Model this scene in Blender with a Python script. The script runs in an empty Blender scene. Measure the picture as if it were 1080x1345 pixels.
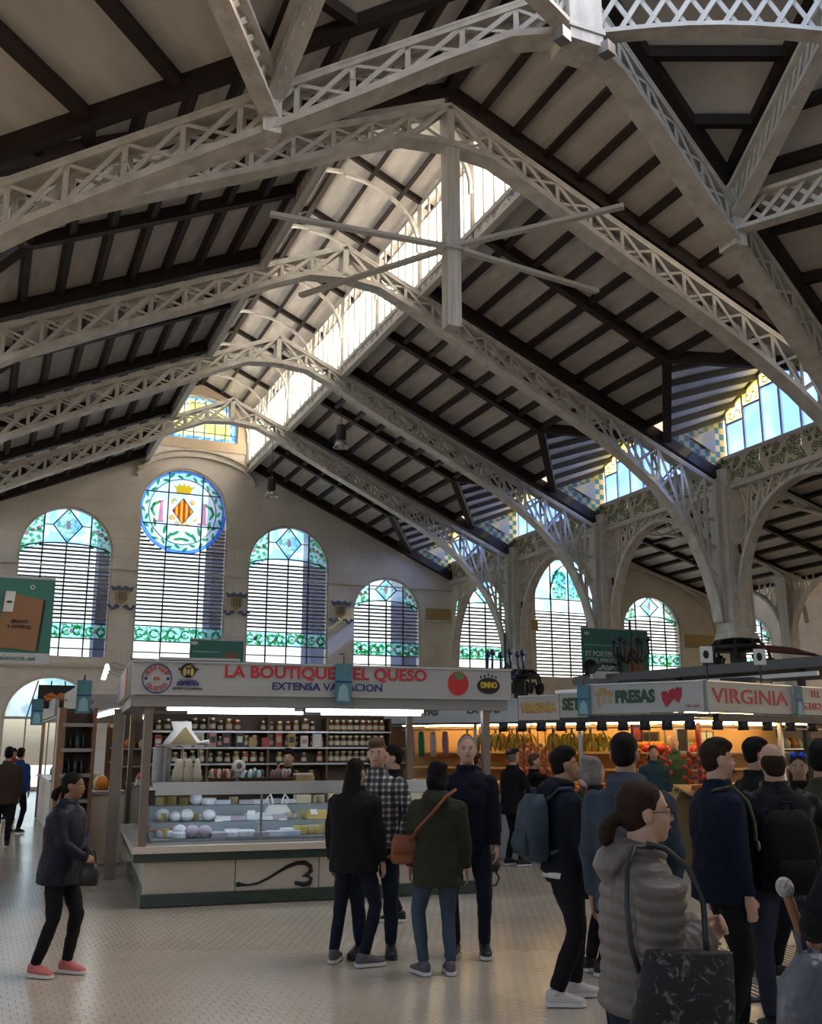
import bpy, bmesh, math, random
import numpy as np
from mathutils import Vector, Matrix, Euler
from mathutils.geometry import tessellate_polygon
R = math.radians
rnd = random.Random(7)
SC = bpy.context.scene
COL = SC.collection
# ---------------------------------------------------------------- camera
cd = bpy.data.cameras.new('camera'); cam = bpy.data.objects.new('camera', cd); COL.objects.link(cam)
cd.sensor_fit = 'VERTICAL'; cd.sensor_height = 24; cd.lens = 24 * 1310 / 1345
cd.clip_end = 500
YAW = 23.0
cam.location = (0, 0, 1.7); cam.rotation_euler = (R(90 + 13.23), 0, R(-YAW))
SC.camera = cam
# ---------------------------------------------------------------- world, sun, exposure
W = bpy.data.worlds.new('sky'); SC.world = W; W.use_nodes = True
nt = W.node_tree; bgn = nt.nodes['Background']
sk = nt.nodes.new('ShaderNodeTexSky'); sk.sky_type = 'NISHITA'; sk.sun_disc = False
sk.sun_elevation = R(38); sk.sun_rotation = R(97); sk.altitude = 0; sk.air_density = 1.0; sk.dust_density = 3.5
wb = nt.nodes.new('ShaderNodeMix'); wb.data_type = 'RGBA'; wb.blend_type = 'MULTIPLY'; wb.inputs[0].default_value = 1; wb.inputs[7].default_value = (1.10, 1.0, .90, 1)
nt.links.new(sk.outputs[0], wb.inputs[6]); nt.links.new(wb.outputs[2], bgn.inputs[0]); bgn.inputs[1].default_value = 0.9
sd = bpy.data.lights.new('sun', 'SUN'); sd.energy = 15.0; sd.angle = R(2); sd.color = (1, .93, .82)
so = bpy.data.objects.new('sun', sd); COL.objects.link(so)
so.rotation_euler = Vector((-math.cos(R(38)), .1, -math.sin(R(38)))).to_track_quat('-Z', 'Y').to_euler()
SC.view_settings.view_transform = 'Standard'; SC.view_settings.look = 'None'
SC.view_settings.gamma = 1; SC.view_settings.use_curve_mapping = False
SC.view_settings.exposure = -0.1
cy = SC.cycles
cy.use_denoising = True; cy.max_bounces = 7; cy.diffuse_bounces = 4; cy.glossy_bounces = 3
cy.transparent_max_bounces = 14; cy.transmission_bounces = 4; cy.sample_clamp_indirect = 6
cy.caustics_reflective = False; cy.caustics_refractive = False
# ---------------------------------------------------------------- materials
MATS = {}
def mat(name, col, rough=.6, metal=0, var=.12, scale=6, bump=0, bscale=40, emit=None, estr=0, spec=.5):
    if name in MATS: return MATS[name]
    m = bpy.data.materials.new(name); m.use_nodes = True; t = m.node_tree
    b = t.nodes['Principled BSDF']
    b.inputs['Roughness'].default_value = rough; b.inputs['Metallic'].default_value = metal
    b.inputs['Specular IOR Level'].default_value = spec
    tc = t.nodes.new('ShaderNodeTexCoord')
    n = t.nodes.new('ShaderNodeTexNoise'); n.inputs['Scale'].default_value = scale; n.inputs['Detail'].default_value = 3
    t.links.new(tc.outputs['Object'], n.inputs['Vector'])
    mx = t.nodes.new('ShaderNodeMix'); mx.data_type = 'RGBA'
    mx.inputs[6].default_value = (*[c * (1 - var) for c in col], 1)
    mx.inputs[7].default_value = (*[min(1, c * (1 + var)) for c in col], 1)
    t.links.new(n.outputs['Fac'], mx.inputs[0]); t.links.new(mx.outputs[2], b.inputs['Base Color'])
    if bump:
        n2 = t.nodes.new('ShaderNodeTexNoise'); n2.inputs['Scale'].default_value = bscale; n2.inputs['Detail'].default_value = 2
        t.links.new(tc.outputs['Object'], n2.inputs['Vector'])
        bp = t.nodes.new('ShaderNodeBump'); bp.inputs['Strength'].default_value = bump; bp.inputs['Distance'].default_value = .02
        t.links.new(n2.outputs['Fac'], bp.inputs['Height']); t.links.new(bp.outputs[0], b.inputs['Normal'])
    if emit:
        b.inputs['Emission Color'].default_value = (*emit, 1); b.inputs['Emission Strength'].default_value = estr
    MATS[name] = m; return m
def nodes_of(name, rough=.5):
    m = bpy.data.materials.new(name); m.use_nodes = True; MATS[name] = m
    t = m.node_tree; b = t.nodes['Principled BSDF']; b.inputs['Roughness'].default_value = rough
    return m, t, b
def ramp(t, stops, src, const=False):
    r = t.nodes.new('ShaderNodeValToRGB'); e = r.color_ramp.elements
    if const: r.color_ramp.interpolation = 'CONSTANT'
    while len(e) < len(stops): e.new(.5)
    for i, (p, c) in enumerate(stops): e[i].position = p; e[i].color = (*c, 1)
    t.links.new(src, r.inputs[0]); return r.outputs[0]
def texc(t, sc=(1, 1, 1), out='Object'):
    tc = t.nodes.new('ShaderNodeTexCoord'); mp = t.nodes.new('ShaderNodeMapping'); mp.inputs['Scale'].default_value = sc
    t.links.new(tc.outputs[out], mp.inputs[0]); return mp.outputs[0]
def glassmat(name, col, col2=None, scale=3., trans=.0, lo=.45, hi=.55):
    """coloured pane: light passes straight through tinted, a share is scattered (frosted)"""
    if name in MATS: return MATS[name]
    m = bpy.data.materials.new(name); m.use_nodes = True; MATS[name] = m; t = m.node_tree
    t.nodes.remove(t.nodes['Principled BSDF']); out = t.nodes['Material Output']
    tr = t.nodes.new('ShaderNodeBsdfTransparent'); tr.inputs[0].default_value = (*col, 1)
    tl = t.nodes.new('ShaderNodeBsdfTranslucent'); tl.inputs[0].default_value = (*col, 1)
    gl = t.nodes.new('ShaderNodeBsdfGlossy'); gl.inputs['Roughness'].default_value = .08
    if col2:
        n = t.nodes.new('ShaderNodeTexNoise'); n.inputs['Scale'].default_value = scale; n.inputs['Detail'].default_value = 1.5
        t.links.new(texc(t), n.inputs['Vector'])
        c = ramp(t, [(lo, col), (hi, col2)], n.outputs['Fac'])
        t.links.new(c, tr.inputs[0]); t.links.new(c, tl.inputs[0])
    m1 = t.nodes.new('ShaderNodeMixShader'); m1.inputs[0].default_value = trans
    t.links.new(tr.outputs[0], m1.inputs[1]); t.links.new(tl.outputs[0], m1.inputs[2])
    m2 = t.nodes.new('ShaderNodeMixShader'); m2.inputs[0].default_value = .05
    t.links.new(m1.outputs[0], m2.inputs[1]); t.links.new(gl.outputs[0], m2.inputs[2])
    t.links.new(m2.outputs[0], out.inputs[0]); return m
# ---------------------------------------------------------------- mesh helpers
def link(o, parent=None, label=None, cat=None, group=None, kind=None):
    COL.objects.link(o)
    if parent is not None: o.parent = parent
    tag(o, label, cat, group, kind); return o
def tag(o, label=None, cat=None, group=None, kind=None):
    if label: o['label'] = label
    if cat: o['category'] = cat
    if group: o['group'] = group
    if kind: o['kind'] = kind
    return o
def thing(name, label, cat, loc=(0, 0, 0), rz=0, group=None, kind=None):
    o = bpy.data.objects.new(name, None); o.empty_display_size = .1
    o.location = loc; o.rotation_euler = (0, 0, rz)
    return link(o, None, label, cat, group, kind)
class MB:
    def __init__(s): s.v = []; s.f = []
    def add(s, vs, fs, M=None):
        k = len(s.v); s.v += [tuple(M @ Vector(v)) if M else tuple(v) for v in vs]; s.f += [[i + k for i in f] for f in fs]; return s
    def box(s, c, d, rz=0, M=None):
        x, y, z = [a / 2 for a in d]
        vs = [(i * x, j * y, k * z) for k in (-1, 1) for j in (-1, 1) for i in (-1, 1)]
        T = Matrix.Translation(c) @ Matrix.Rotation(rz, 4, 'Z')
        return s.add(vs, [(0, 2, 3, 1), (4, 5, 7, 6), (0, 1, 5, 4), (2, 6, 7, 3), (0, 4, 6, 2), (1, 3, 7, 5)], M @ T if M else T)
    def bar(s, p, q, w, h, up=(0, 0, 1)):
        return s.add([(i, j, k) for k in (-.5, .5) for j in (-.5, .5) for i in (-.5, .5)],
                     [(0, 2, 3, 1), (4, 5, 7, 6), (0, 1, 5, 4), (2, 6, 7, 3), (0, 4, 6, 2), (1, 3, 7, 5)], barM(p, q, w, h, up))
    def tube(s, pts, r, n=8, cap=True, flat=1.0):
        pts = [Vector(p) for p in pts]; rs = r if isinstance(r, (list, tuple)) else [r] * len(pts)
        k0 = len(s.v); prev = None
        for i, p in enumerate(pts):
            d = (pts[min(i + 1, len(pts) - 1)] - pts[max(i - 1, 0)])
            d = d.normalized() if d.length > 1e-9 else Vector((0, 0, 1))
            if prev is None: a = d.orthogonal().normalized() if abs(d.z) < .99 else Vector((1, 0, 0))
            else: a = (prev - d * prev.dot(d)).normalized()
            prev = a; b = d.cross(a)
            for j in range(n):
                t = 2 * math.pi * j / n
                s.v.append(tuple(p + a * (rs[i] * math.cos(t)) + b * (rs[i] * flat * math.sin(t))))
        for i in range(len(pts) - 1):
            for j in range(n):
                s.f.append([k0 + i * n + j, k0 + i * n + (j + 1) % n, k0 + (i + 1) * n + (j + 1) % n, k0 + (i + 1) * n + j])
        if cap:
            s.f.append([k0 + j for j in range(n)][::-1]); s.f.append([k0 + (len(pts) - 1) * n + j for j in range(n)])
        return s
    def lathe(s, prof, n=14, c=(0, 0, 0), M=None):
        k0 = len(s.v)
        for (r, z) in prof:
            for j in range(n):
                t = 2 * math.pi * j / n; p = Vector((c[0] + r * math.cos(t), c[1] + r * math.sin(t), c[2] + z))
                s.v.append(tuple(M @ p if M else p))
        for i in range(len(prof) - 1):
            for j in range(n):
                s.f.append([k0 + i * n + j, k0 + i * n + (j + 1) % n, k0 + (i + 1) * n + (j + 1) % n, k0 + (i + 1) * n + j])
        if prof[0][0] > 1e-4: s.f.append([k0 + j for j in range(n)][::-1])
        if prof[-1][0] > 1e-4: s.f.append([k0 + (len(prof) - 1) * n + j for j in range(n)])
        return s
    def ell(s, c, r, n=12, m=8, M=None):
        T = Matrix.Translation(c) @ (M if M else Matrix()) @ Matrix.Diagonal((*r, 1))
        pr = [(max(1e-5, math.sin(math.pi * i / m)), -math.cos(math.pi * i / m)) for i in range(m + 1)]
        return s.lathe(pr, n, (0, 0, 0), T)
    def loft(s, rings, n=16, p=2.0):
        """rings: (centre, ax, ay) vectors; superellipse exponent p"""
        k0 = len(s.v)
        for (c, ax, ay) in rings:
            c = Vector(c); ax = Vector(ax); ay = Vector(ay)
            for j in range(n):
                t = 2 * math.pi * j / n; a, b = math.cos(t), math.sin(t)
                a = math.copysign(abs(a) ** (2 / p), a); b = math.copysign(abs(b) ** (2 / p), b)
                s.v.append(tuple(c + ax * a + ay * b))
        for i in range(len(rings) - 1):
            for j in range(n):
                s.f.append([k0 + i * n + j, k0 + i * n + (j + 1) % n, k0 + (i + 1) * n + (j + 1) % n, k0 + (i + 1) * n + j])
        s.f.append([k0 + j for j in range(n)][::-1]); s.f.append([k0 + (len(rings) - 1) * n + j for j in range(n)])
        return s
    def prism(s, poly, d, M=None, holes=()):
        """polygon in local x,z, extruded along +y by d"""
        loops = [poly] + list(holes); flat = [p for l in loops for p in l]; n = len(flat)
        tris = tessellate_polygon([[Vector((p[0], p[1], 0)) for p in l] for l in loops])
        vs = [(p[0], 0, p[1]) for p in flat] + [(p[0], d, p[1]) for p in flat]
        fs = [list(t) for t in tris] + [[i + n for i in t][::-1] for t in tris]
        k = 0
        for l in loops:
            for i in range(len(l)):
                a, b = k + i, k + (i + 1) % len(l); fs.append([a, b, b + n, a + n])
            k += len(l)
        return s.add(vs, fs, M)
    def mesh(s, name, m, smooth=False):
        me = bpy.data.meshes.new(name); me.from_pydata(s.v, [], s.f); me.update()
        bm = bmesh.new(); bm.from_mesh(me); bmesh.ops.recalc_face_normals(bm, faces=bm.faces); bm.to_mesh(me); bm.free()
        if smooth:
            for p in me.polygons: p.use_smooth = True
        me.materials.append(m); return me
    def build(s, name, m, parent=None, smooth=False, **k):
        return link(bpy.data.objects.new(name, s.mesh(name, m, smooth)), parent, **k)
def barM(p, q, w, h, up=(0, 0, 1)):
    p = Vector(p); q = Vector(q); d = q - p; L = d.length; x = d / L
    u = Vector(up); u = u - x * u.dot(x)
    if u.length < 1e-4: u = x.orthogonal()
    u.normalize(); y = u.cross(x)
    M = Matrix((x * L, y * w, u * h)).transposed().to_4x4(); M.translation = (p + q) / 2
    return M
_cubes = {}
def cube(m):
    if m.name not in _cubes: _cubes[m.name] = MB().box((0, 0, 0), (1, 1, 1)).mesh('bar', m)
    return _cubes[m.name]
def bar(name, p, q, w, h, m, parent=None, up=(0, 0, 1), **k):
    o = bpy.data.objects.new(name, cube(m)); link(o, parent, **k); o.matrix_basis = barM(p, q, w, h, up); return o
def box(name, c, d, m, parent=None, rz=0, **k):
    o = bpy.data.objects.new(name, cube(m)); link(o, parent, **k)
    o.matrix_basis = Matrix.Translation(c) @ Matrix.Rotation(rz, 4, 'Z') @ Matrix.Diagonal((*d, 1)); return o
def inst(name, me, M, parent=None, **k):
    o = bpy.data.objects.new(name, me); link(o, parent, **k); o.matrix_basis = M; return o
def TR(x, y, z, rz=0, s=1, rx=0, ry=0):
    return Matrix.Translation((x, y, z)) @ Euler((rx, ry, rz)).to_matrix().to_4x4() @ (Matrix.Diagonal((*s, 1)) if isinstance(s, (tuple, list)) else Matrix.Scale(s, 4))
def text(name, s, size, m, parent, M, align='CENTER', bold=0, sx=1, ext=.004, width=None):
    """lettering as a thin raised mesh; local x = reading direction, y = up"""
    c = bpy.data.curves.new(name, 'FONT'); c.body = s; c.size = size; c.align_x = align; c.align_y = 'CENTER'
    c.extrude = ext; c.offset = bold; c.resolution_u = 3
    o = bpy.data.objects.new(name, c); COL.objects.link(o); TEXTS.append((o, name, m, parent, M, sx, width))
TEXTS = []
def bake_texts():
    dg = bpy.context.evaluated_depsgraph_get()
    for (o, name, m, parent, M, sx, width) in TEXTS:
        me = bpy.data.meshes.new_from_object(o.evaluated_get(dg)); me.materials.clear(); me.materials.append(m)
        if width: xs = [v.co.x for v in me.vertices]; sx = width / (max(xs) - min(xs))
        o.name = 'old'; inst(name, me, M @ Matrix.Diagonal((sx, 1, 1, 1)), parent)
    for t in TEXTS: c = t[0].data; bpy.data.objects.remove(t[0]); bpy.data.curves.remove(c)
def arc(cx, cz, r, a0, a1, n, ry=None):
    ry = ry or r
    return [(cx + r * math.cos(R(a0 + (a1 - a0) * i / n)), cz + ry * math.sin(R(a0 + (a1 - a0) * i / n))) for i in range(n + 1)]
def ribbon(mb, path, y0, y1, t):
    """plate following a path in x,z; width from y0 to y1, thickness t (offset along the path normal)"""
    n = len(path); k = len(mb.v)
    for i, (x, z) in enumerate(path):
        a = Vector(path[max(i - 1, 0)]); b = Vector(path[min(i + 1, n - 1)]); d = (b - a).normalized(); nx, nz = -d.y, d.x
        for (yy, o) in ((y0, 0), (y1, 0), (y1, t), (y0, t)): mb.v.append((x + nx * o, yy, z + nz * o))
    for i in range(n - 1):
        for j in range(4):
            mb.f.append([k + i * 4 + j, k + i * 4 + (j + 1) % 4, k + (i + 1) * 4 + (j + 1) % 4, k + (i + 1) * 4 + j])
    mb.f.append([k, k + 1, k + 2, k + 3][::-1]); e = k + (n - 1) * 4; mb.f.append([e, e + 1, e + 2, e + 3])
    return mb
# ================================================================ surfaces
def make_surface_mats():
    m, t, b = nodes_of('iron', .5)                       # painted iron with rivet rows
    v = texc(t); n = t.nodes.new('ShaderNodeTexNoise'); n.inputs['Scale'].default_value = 3.5; n.inputs['Detail'].default_value = 5
    t.links.new(v, n.inputs['Vector'])
    t.links.new(ramp(t, [(.3, (.50, .475, .43)), (.7, (.72, .69, .63))], n.outputs['Fac']), b.inputs['Base Color'])
    m, t, b = nodes_of('ceiling_board', .8)
    v = texc(t, (1, 1, 1), 'Generated'); n = t.nodes.new('ShaderNodeTexNoise'); n.inputs['Scale'].default_value = 4; n.inputs['Detail'].default_value = 4
    t.links.new(v, n.inputs['Vector'])
    t.links.new(ramp(t, [(.3, (.51, .475, .43)), (.7, (.67, .63, .575))], n.outputs['Fac']), b.inputs['Base Color'])
    w = t.nodes.new('ShaderNodeTexWave'); w.bands_direction = 'X'; w.inputs['Scale'].default_value = 1.6; w.wave_profile = 'SAW'
    t.links.new(v, w.inputs['Vector'])
    bp = t.nodes.new('ShaderNodeBump'); bp.inputs['Strength'].default_value = .35; bp.inputs['Distance'].default_value = .02
    t.links.new(w.outputs['Fac'], bp.inputs['Height']); t.links.new(bp.outputs[0], b.inputs['Normal'])
    m, t, b = nodes_of('plaster', .85)                   # stone-coloured render with faint block courses
    v = texc(t); n = t.nodes.new('ShaderNodeTexNoise'); n.inputs['Scale'].default_value = .8; n.inputs['Detail'].default_value = 6
    t.links.new(v, n.inputs['Vector'])
    sx = t.nodes.new('ShaderNodeSeparateXYZ'); t.links.new(v, sx.inputs[0]); cb = t.nodes.new('ShaderNodeCombineXYZ')
    t.links.new(sx.outputs[0], cb.inputs[0]); t.links.new(sx.outputs[2], cb.inputs[1])
    br = t.nodes.new('ShaderNodeTexBrick'); br.inputs['Scale'].default_value = 1; br.inputs['Brick Width'].default_value = 2.2; br.inputs['Row Height'].default_value = .8
    br.inputs['Mortar Size'].default_value = .012; br.inputs['Color1'].default_value = (1, 1, 1, 1); br.inputs['Color2'].default_value = (.94, .93, .92, 1); br.inputs['Mortar'].default_value = (.8, .78, .75, 1)
    t.links.new(cb.outputs[0], br.inputs['Vector'])
    mx = t.nodes.new('ShaderNodeMix'); mx.data_type = 'RGBA'; mx.blend_type = 'MULTIPLY'; mx.inputs[0].default_value = 1
    t.links.new(ramp(t, [(.35, (.66, .625, .565)), (.65, (.78, .745, .68))], n.outputs['Fac']), mx.inputs[6]); t.links.new(br.outputs['Color'], mx.inputs[7])
    t.links.new(mx.outputs[2], b.inputs['Base Color'])
    m, t, b = nodes_of('floor_cream', .22)               # polished cream mosaic, joints by brick texture
    v = texc(t); br = t.nodes.new('ShaderNodeTexBrick'); br.inputs['Scale'].default_value = 1
    br.inputs['Brick Width'].default_value = .09; br.inputs['Row Height'].default_value = .09; br.inputs['Mortar Size'].default_value = .004
    br.inputs['Color1'].default_value = (.57, .51, .41, 1); br.inputs['Color2'].default_value = (.52, .46, .37, 1); br.inputs['Mortar'].default_value = (.27, .24, .2, 1)
    t.links.new(v, br.inputs['Vector'])
    n = t.nodes.new('ShaderNodeTexNoise'); n.inputs['Scale'].default_value = .7; n.inputs['Detail'].default_value = 4; t.links.new(v, n.inputs['Vector'])
    mx = t.nodes.new('ShaderNodeMix'); mx.data_type = 'RGBA'; mx.blend_type = 'MULTIPLY'; mx.inputs[0].default_value = 1
    t.links.new(br.outputs['Color'], mx.inputs[6]); t.links.new(ramp(t, [(.25, (.88, .87, .86)), (.75, (1, 1, 1))], n.outputs['Fac']), mx.inputs[7])
    t.links.new(mx.outputs[2], b.inputs['Base Color'])
    t.links.new(ramp(t, [(.25, (.17,) * 3), (.75, (.27,) * 3)], n.outputs['Fac']), b.inputs['Roughness'])
    # glazed tile checker of the dormer cheeks
    m, t, b = nodes_of('tile_checker', .25)
    v = texc(t); sx = t.nodes.new('ShaderNodeSeparateXYZ'); t.links.new(v, sx.inputs[0]); cb = t.nodes.new('ShaderNodeCombineXYZ')
    t.links.new(sx.outputs[0], cb.inputs[0]); t.links.new(sx.outputs[2], cb.inputs[1])
    ck = t.nodes.new('ShaderNodeTexChecker'); ck.inputs['Scale'].default_value = 5.2
    ck.inputs['Color1'].default_value = (.03, .16, .12, 1); ck.inputs['Color2'].default_value = (.55, .42, .16, 1)
    t.links.new(cb.outputs[0], ck.inputs['Vector']); t.links.new(ck.outputs['Color'], b.inputs['Base Color'])
    # painted scroll frieze tiles
    for nm, bg, c1, c2 in (('frieze_tile', (.62, .57, .45), (.07, .16, .09), (.5, .2, .06)), ('lantern_tile', (.72, .68, .58), (.2, .22, .4), (.5, .18, .12))):
        m, t, b = nodes_of(nm, .3)
        v = texc(t, (1, 1, 1)); wv = t.nodes.new('ShaderNodeTexVoronoi'); wv.inputs['Scale'].default_value = 4.2; t.links.new(v, wv.inputs['Vector'])
        c = ramp(t, [(0, c2), (.22, c1), (.33, bg), (.42, c1), (.55, bg)], wv.outputs['Distance'], True)
        t.links.new(c, b.inputs['Base Color'])
make_surface_mats()
IRON = MATS['iron']; BOARD = MATS['ceiling_board']; PLASTER = MATS['plaster']; FLOORM = MATS['floor_cream']
WOOD = mat('dark_beam', (.030, .019, .016), .55, var=.3, scale=2, spec=.3)
DARKIRON = mat('dark_iron', (.035, .035, .037), .5, .4)
CREAM = mat('cream_stone', (.60, .55, .46), .75)
BRICKY = mat('pale_brick', (.58, .46, .33), .85, scale=10)
STEEL = mat('steel', (.42, .42, .43), .35, .8)
WHITE = mat('white_paint', (.72, .71, .68), .5)
CLEAR = glassmat('clear_glass', (.88, .92, .95))
FROST = glassmat('frosted_glass', (.95, .94, .9), None, 3, .75)
SKYGL = glassmat('pale_blue_glass', (.58, .78, .95), (.80, .92, .99), 1.2, .25)
CLERE = glassmat('clerestory_glass', (.36, .50, .82), (.46, .60, .90), .6, .1)
BLUEGL = glassmat('blue_glass', (.30, .52, .9), None, 3, .2)
LEAFGL = glassmat('leaf_glass', (.20, .52, .32), (.66, .88, .93), 6.5, .25, .42, .52)
GREENGL = glassmat('green_glass', (.25, .62, .34), None, 3, .2)
REDGL = glassmat('red_glass', (.75, .08, .03), None, 3, .2)
YELGL = glassmat('yellow_glass', (1.0, .72, .10), None, 3, .2)
GOLDGL = glassmat('gold_glass', (.95, .72, .35), (.95, .9, .8), 4, .2)
PINKGL = glassmat('pink_glass', (.95, .55, .6), None, 3, .2)
LEMGL = glassmat('lemon_glass', (.95, .9, .45), (.98, .95, .65), 2, .25)
# ================================================================ nave dimensions
X0, HW, SL = 8.05, 12.55, .45
YT = [17.0, 23.65, 30.3, 36.95]; YW = 43.5
ZR, ZT = 15.55, 15.0
def zr(s): return ZR - SL * s
VX = (X0, 12.0)
def y_arm(s): return 12.0 + s * 5.0 / HW
# ---------------------------------------------------------------- floor
fl = MB().box((18, 22, -.06), (90, 100, .1)).build('floor', FLOORM, kind='structure', label='polished cream mosaic floor of the market hall', cat='floor')
tm = MB().add([(-.044, -.044, 0), (.044, -.044, 0), (.044, .044, 0), (-.044, .044, 0), (-.0425, -.0425, .004), (.0425, -.0425, .004), (.0425, .0425, .004), (-.0425, .0425, .004)],
              [(4, 5, 6, 7), (0, 1, 5, 4), (1, 2, 6, 5), (2, 3, 7, 6), (3, 0, 4, 7)])
TILEM = mat('mosaic_tile', (.50, .445, .355), .22, var=.16, scale=1.5)
tmesh = tm.mesh('floor_tile', TILEM)
fx, fy = math.sin(R(YAW)), math.cos(R(YAW))
cand = []
for i in range(-4, 95):
    for j in range(45, 110):
        x = i * .09 + (.045 if j % 2 else 0); y = j * .09
        d = x * fx + y * fy; lat = x * fy - y * fx
        if 5.6 < d < 9.2 and abs(lat) < d * .43 + .1: cand.append((d, x, y))
cand.sort()
rest = MB()
for k, (d, x, y) in enumerate(cand):
    if k < 300: inst('floor_tile', tmesh, TR(x, y, -.011), fl)
    else: rest.add(tm.v, tm.f, Matrix.Translation((x, y, -.011)))
rest.build('mosaic_tiles', TILEM, fl, kind='stuff')
gt = thing('floor_grate', 'ribbed metal floor grate at the lower right among the shoppers', 'grate', (5.75, 6.65, 0), R(-12))
box('frame', (0, 0, .004), (1.75, 1.75, .008), DARKIRON, gt)
for k in range(30): bar('rib', (-.82 + .0566 * k, -.82, .012), (-.82 + .0566 * k, .82, .012), .03, .012, mat('grate_steel', (.55, .55, .54), .3, .7), gt)
# ---------------------------------------------------------------- ceiling of the nave
ceil = thing('ceiling', 'pitched board ceiling with dark purlins and rafters', 'ceiling', kind='structure')
STEP = 5.65 / 7; SK = [2.35 + STEP * k for k in range(14)]
SP, SV = 8.0, 10.35                      # dormer: head of the ridge, foot of the valley
bays = [(None, YT[0])] + list(zip(YT[:-1], YT[1:])) + [(YT[-1], YW)]
def slab(name, pts, t, m, parent):
    a = [Vector(p) for p in pts]; n = (a[1] - a[0]).cross(a[2] - a[0]).normalized()
    if n.z < 0: n = -n
    k = len(a)
    mb = MB().add([tuple(p) for p in a] + [tuple(p + n * t) for p in a], [list(range(k)), [i + k for i in range(k)]] + [[i, (i + 1) % k, (i + 1) % k + k, i + k] for i in range(k)])
    return mb.build(name, m, parent)
for sg in (1, -1):
    X = lambda s: X0 + sg * s
    up = (sg * SL, 0, 1)
    for bi, (ya, yb) in enumerate(bays):
        ym = None if ya is None else (ya + yb) / 2; hb = None if ya is None else (yb - ya) / 2
        SB = SK if ya is not None else [0.0, .783, 1.566] + SK
        for k in range(len(SB) - 1):
            a, b = SB[k], SB[k + 1]; sm = (a + b) / 2
            if ya is None:
                slab('ceiling_panel', [(X(a), y_arm(a), zr(a)), (X(b), y_arm(b), zr(b)), (X(b), yb, zr(b)), (X(a), yb, zr(a))], .03, BOARD, ceil)
                bar('purlin', (X(a), y_arm(a), zr(a) - .11), (X(a), yb, zr(a) - .11), .15, .22, WOOD, ceil, up); continue
            op = lambda s: 0 if s <= SP else min(1, (s - SP) / (SV - SP)) * hb
            for (yo, dr) in ((ya, 1), (yb, -1)):
                if b <= SP: bar('ceiling_panel', (X(a), yo + dr * hb / 2, zr(a) + .015), (X(b), yo + dr * hb / 2, zr(b) + .015), hb, .03, BOARD, ceil, up)
                elif a < SV:
                    bb = min(b, SV)
                    slab('ceiling_panel', [(X(a), yo, zr(a)), (X(bb), yo, zr(bb)), (X(bb), yo + dr * (hb - op(bb)), zr(bb)), (X(a), yo + dr * (hb - op(a)), zr(a))], .03, BOARD, ceil)
                if SP < a < SV - .2: bar('purlin', (X(a), yo, zr(a) - .11), (X(a), yo + dr * (hb - op(a)), zr(a) - .11), .15, .22, WOOD, ceil, up)
            if a <= SP: bar('purlin', (X(a), ya, zr(a) - .11), (X(a), yb, zr(a) - .11), .15, .22, WOOD, ceil, up)
        # rafters
        if ya is not None:
            bar('rafter', (X(2.35), ym, zr(2.35) - .14), (X(SP), ym, zr(SP) - .14), .22, .28, WOOD, ceil, up)
        bar('rafter', (X(2.35 if ya is not None else 0), yb - (.2 if yb == YW else 0), zr(2.35 if ya is not None else 0) - .2), (X(12.5), yb - (.2 if yb == YW else 0), zr(12.5) - .2), .30, .34, WOOD, ceil, up)
        # dormer roof: valley and ridge beams, boards and bars
        if ya is not None:
            P = Vector((X(SP), ym, zr(SP))); Rg = Vector((X(HW + .3), ym, 13.45))
            bar('dormer_ridge', P - Vector((0, 0, .1)), Rg - Vector((0, 0, .1)), .2, .24, WOOD, ceil)
            for (yo, dr) in ((ya, 1), (yb, -1)):
                yo2 = yo + dr * .12
                V = Vector((X(SV), yo2, zr(SV))); E = Vector((X(HW + .3), yo2, 11.9))
                slab('dormer_board', [P, Rg, E, V], .03, BOARD, ceil)
                bar('valley_beam', P - Vector((0, 0, .12)), V - Vector((0, 0, .12)), .24, .3, WOOD, ceil)
                for q in range(1, 7):
                    f = q / 6; A = P.lerp(V, f); B = Rg.lerp(E, f)
                    bar('dormer_bar', A - Vector((0, 0, .07)), B - Vector((0, 0, .07)), .13, .16, WOOD, ceil)
                # tiled cheek: triangle with checker border and pale centre
                T0 = V; T1 = E - Vector((sg * .3, 0, 0.05)); T2 = Vector((X(HW), yo2, zr(HW)))
                slab('tiled_cheek', [T0, T1, T2], .0 + .05, MATS['tile_checker'], ceil)
                c = (T0 + T1 + T2) / 3; off = Vector((0, dr * .0 - .03 * 1, 0))
                slab('cheek_centre', [c + (p - c) * .42 + Vector((0, -.06, 0)) for p in (T0, T1, T2)], .03, CREAM, ceil)
                slab('cheek_centre', [c + (p - c) * .42 + Vector((0, .07, 0)) for p in (T0, T1, T2)], .03, CREAM, ceil)
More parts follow.
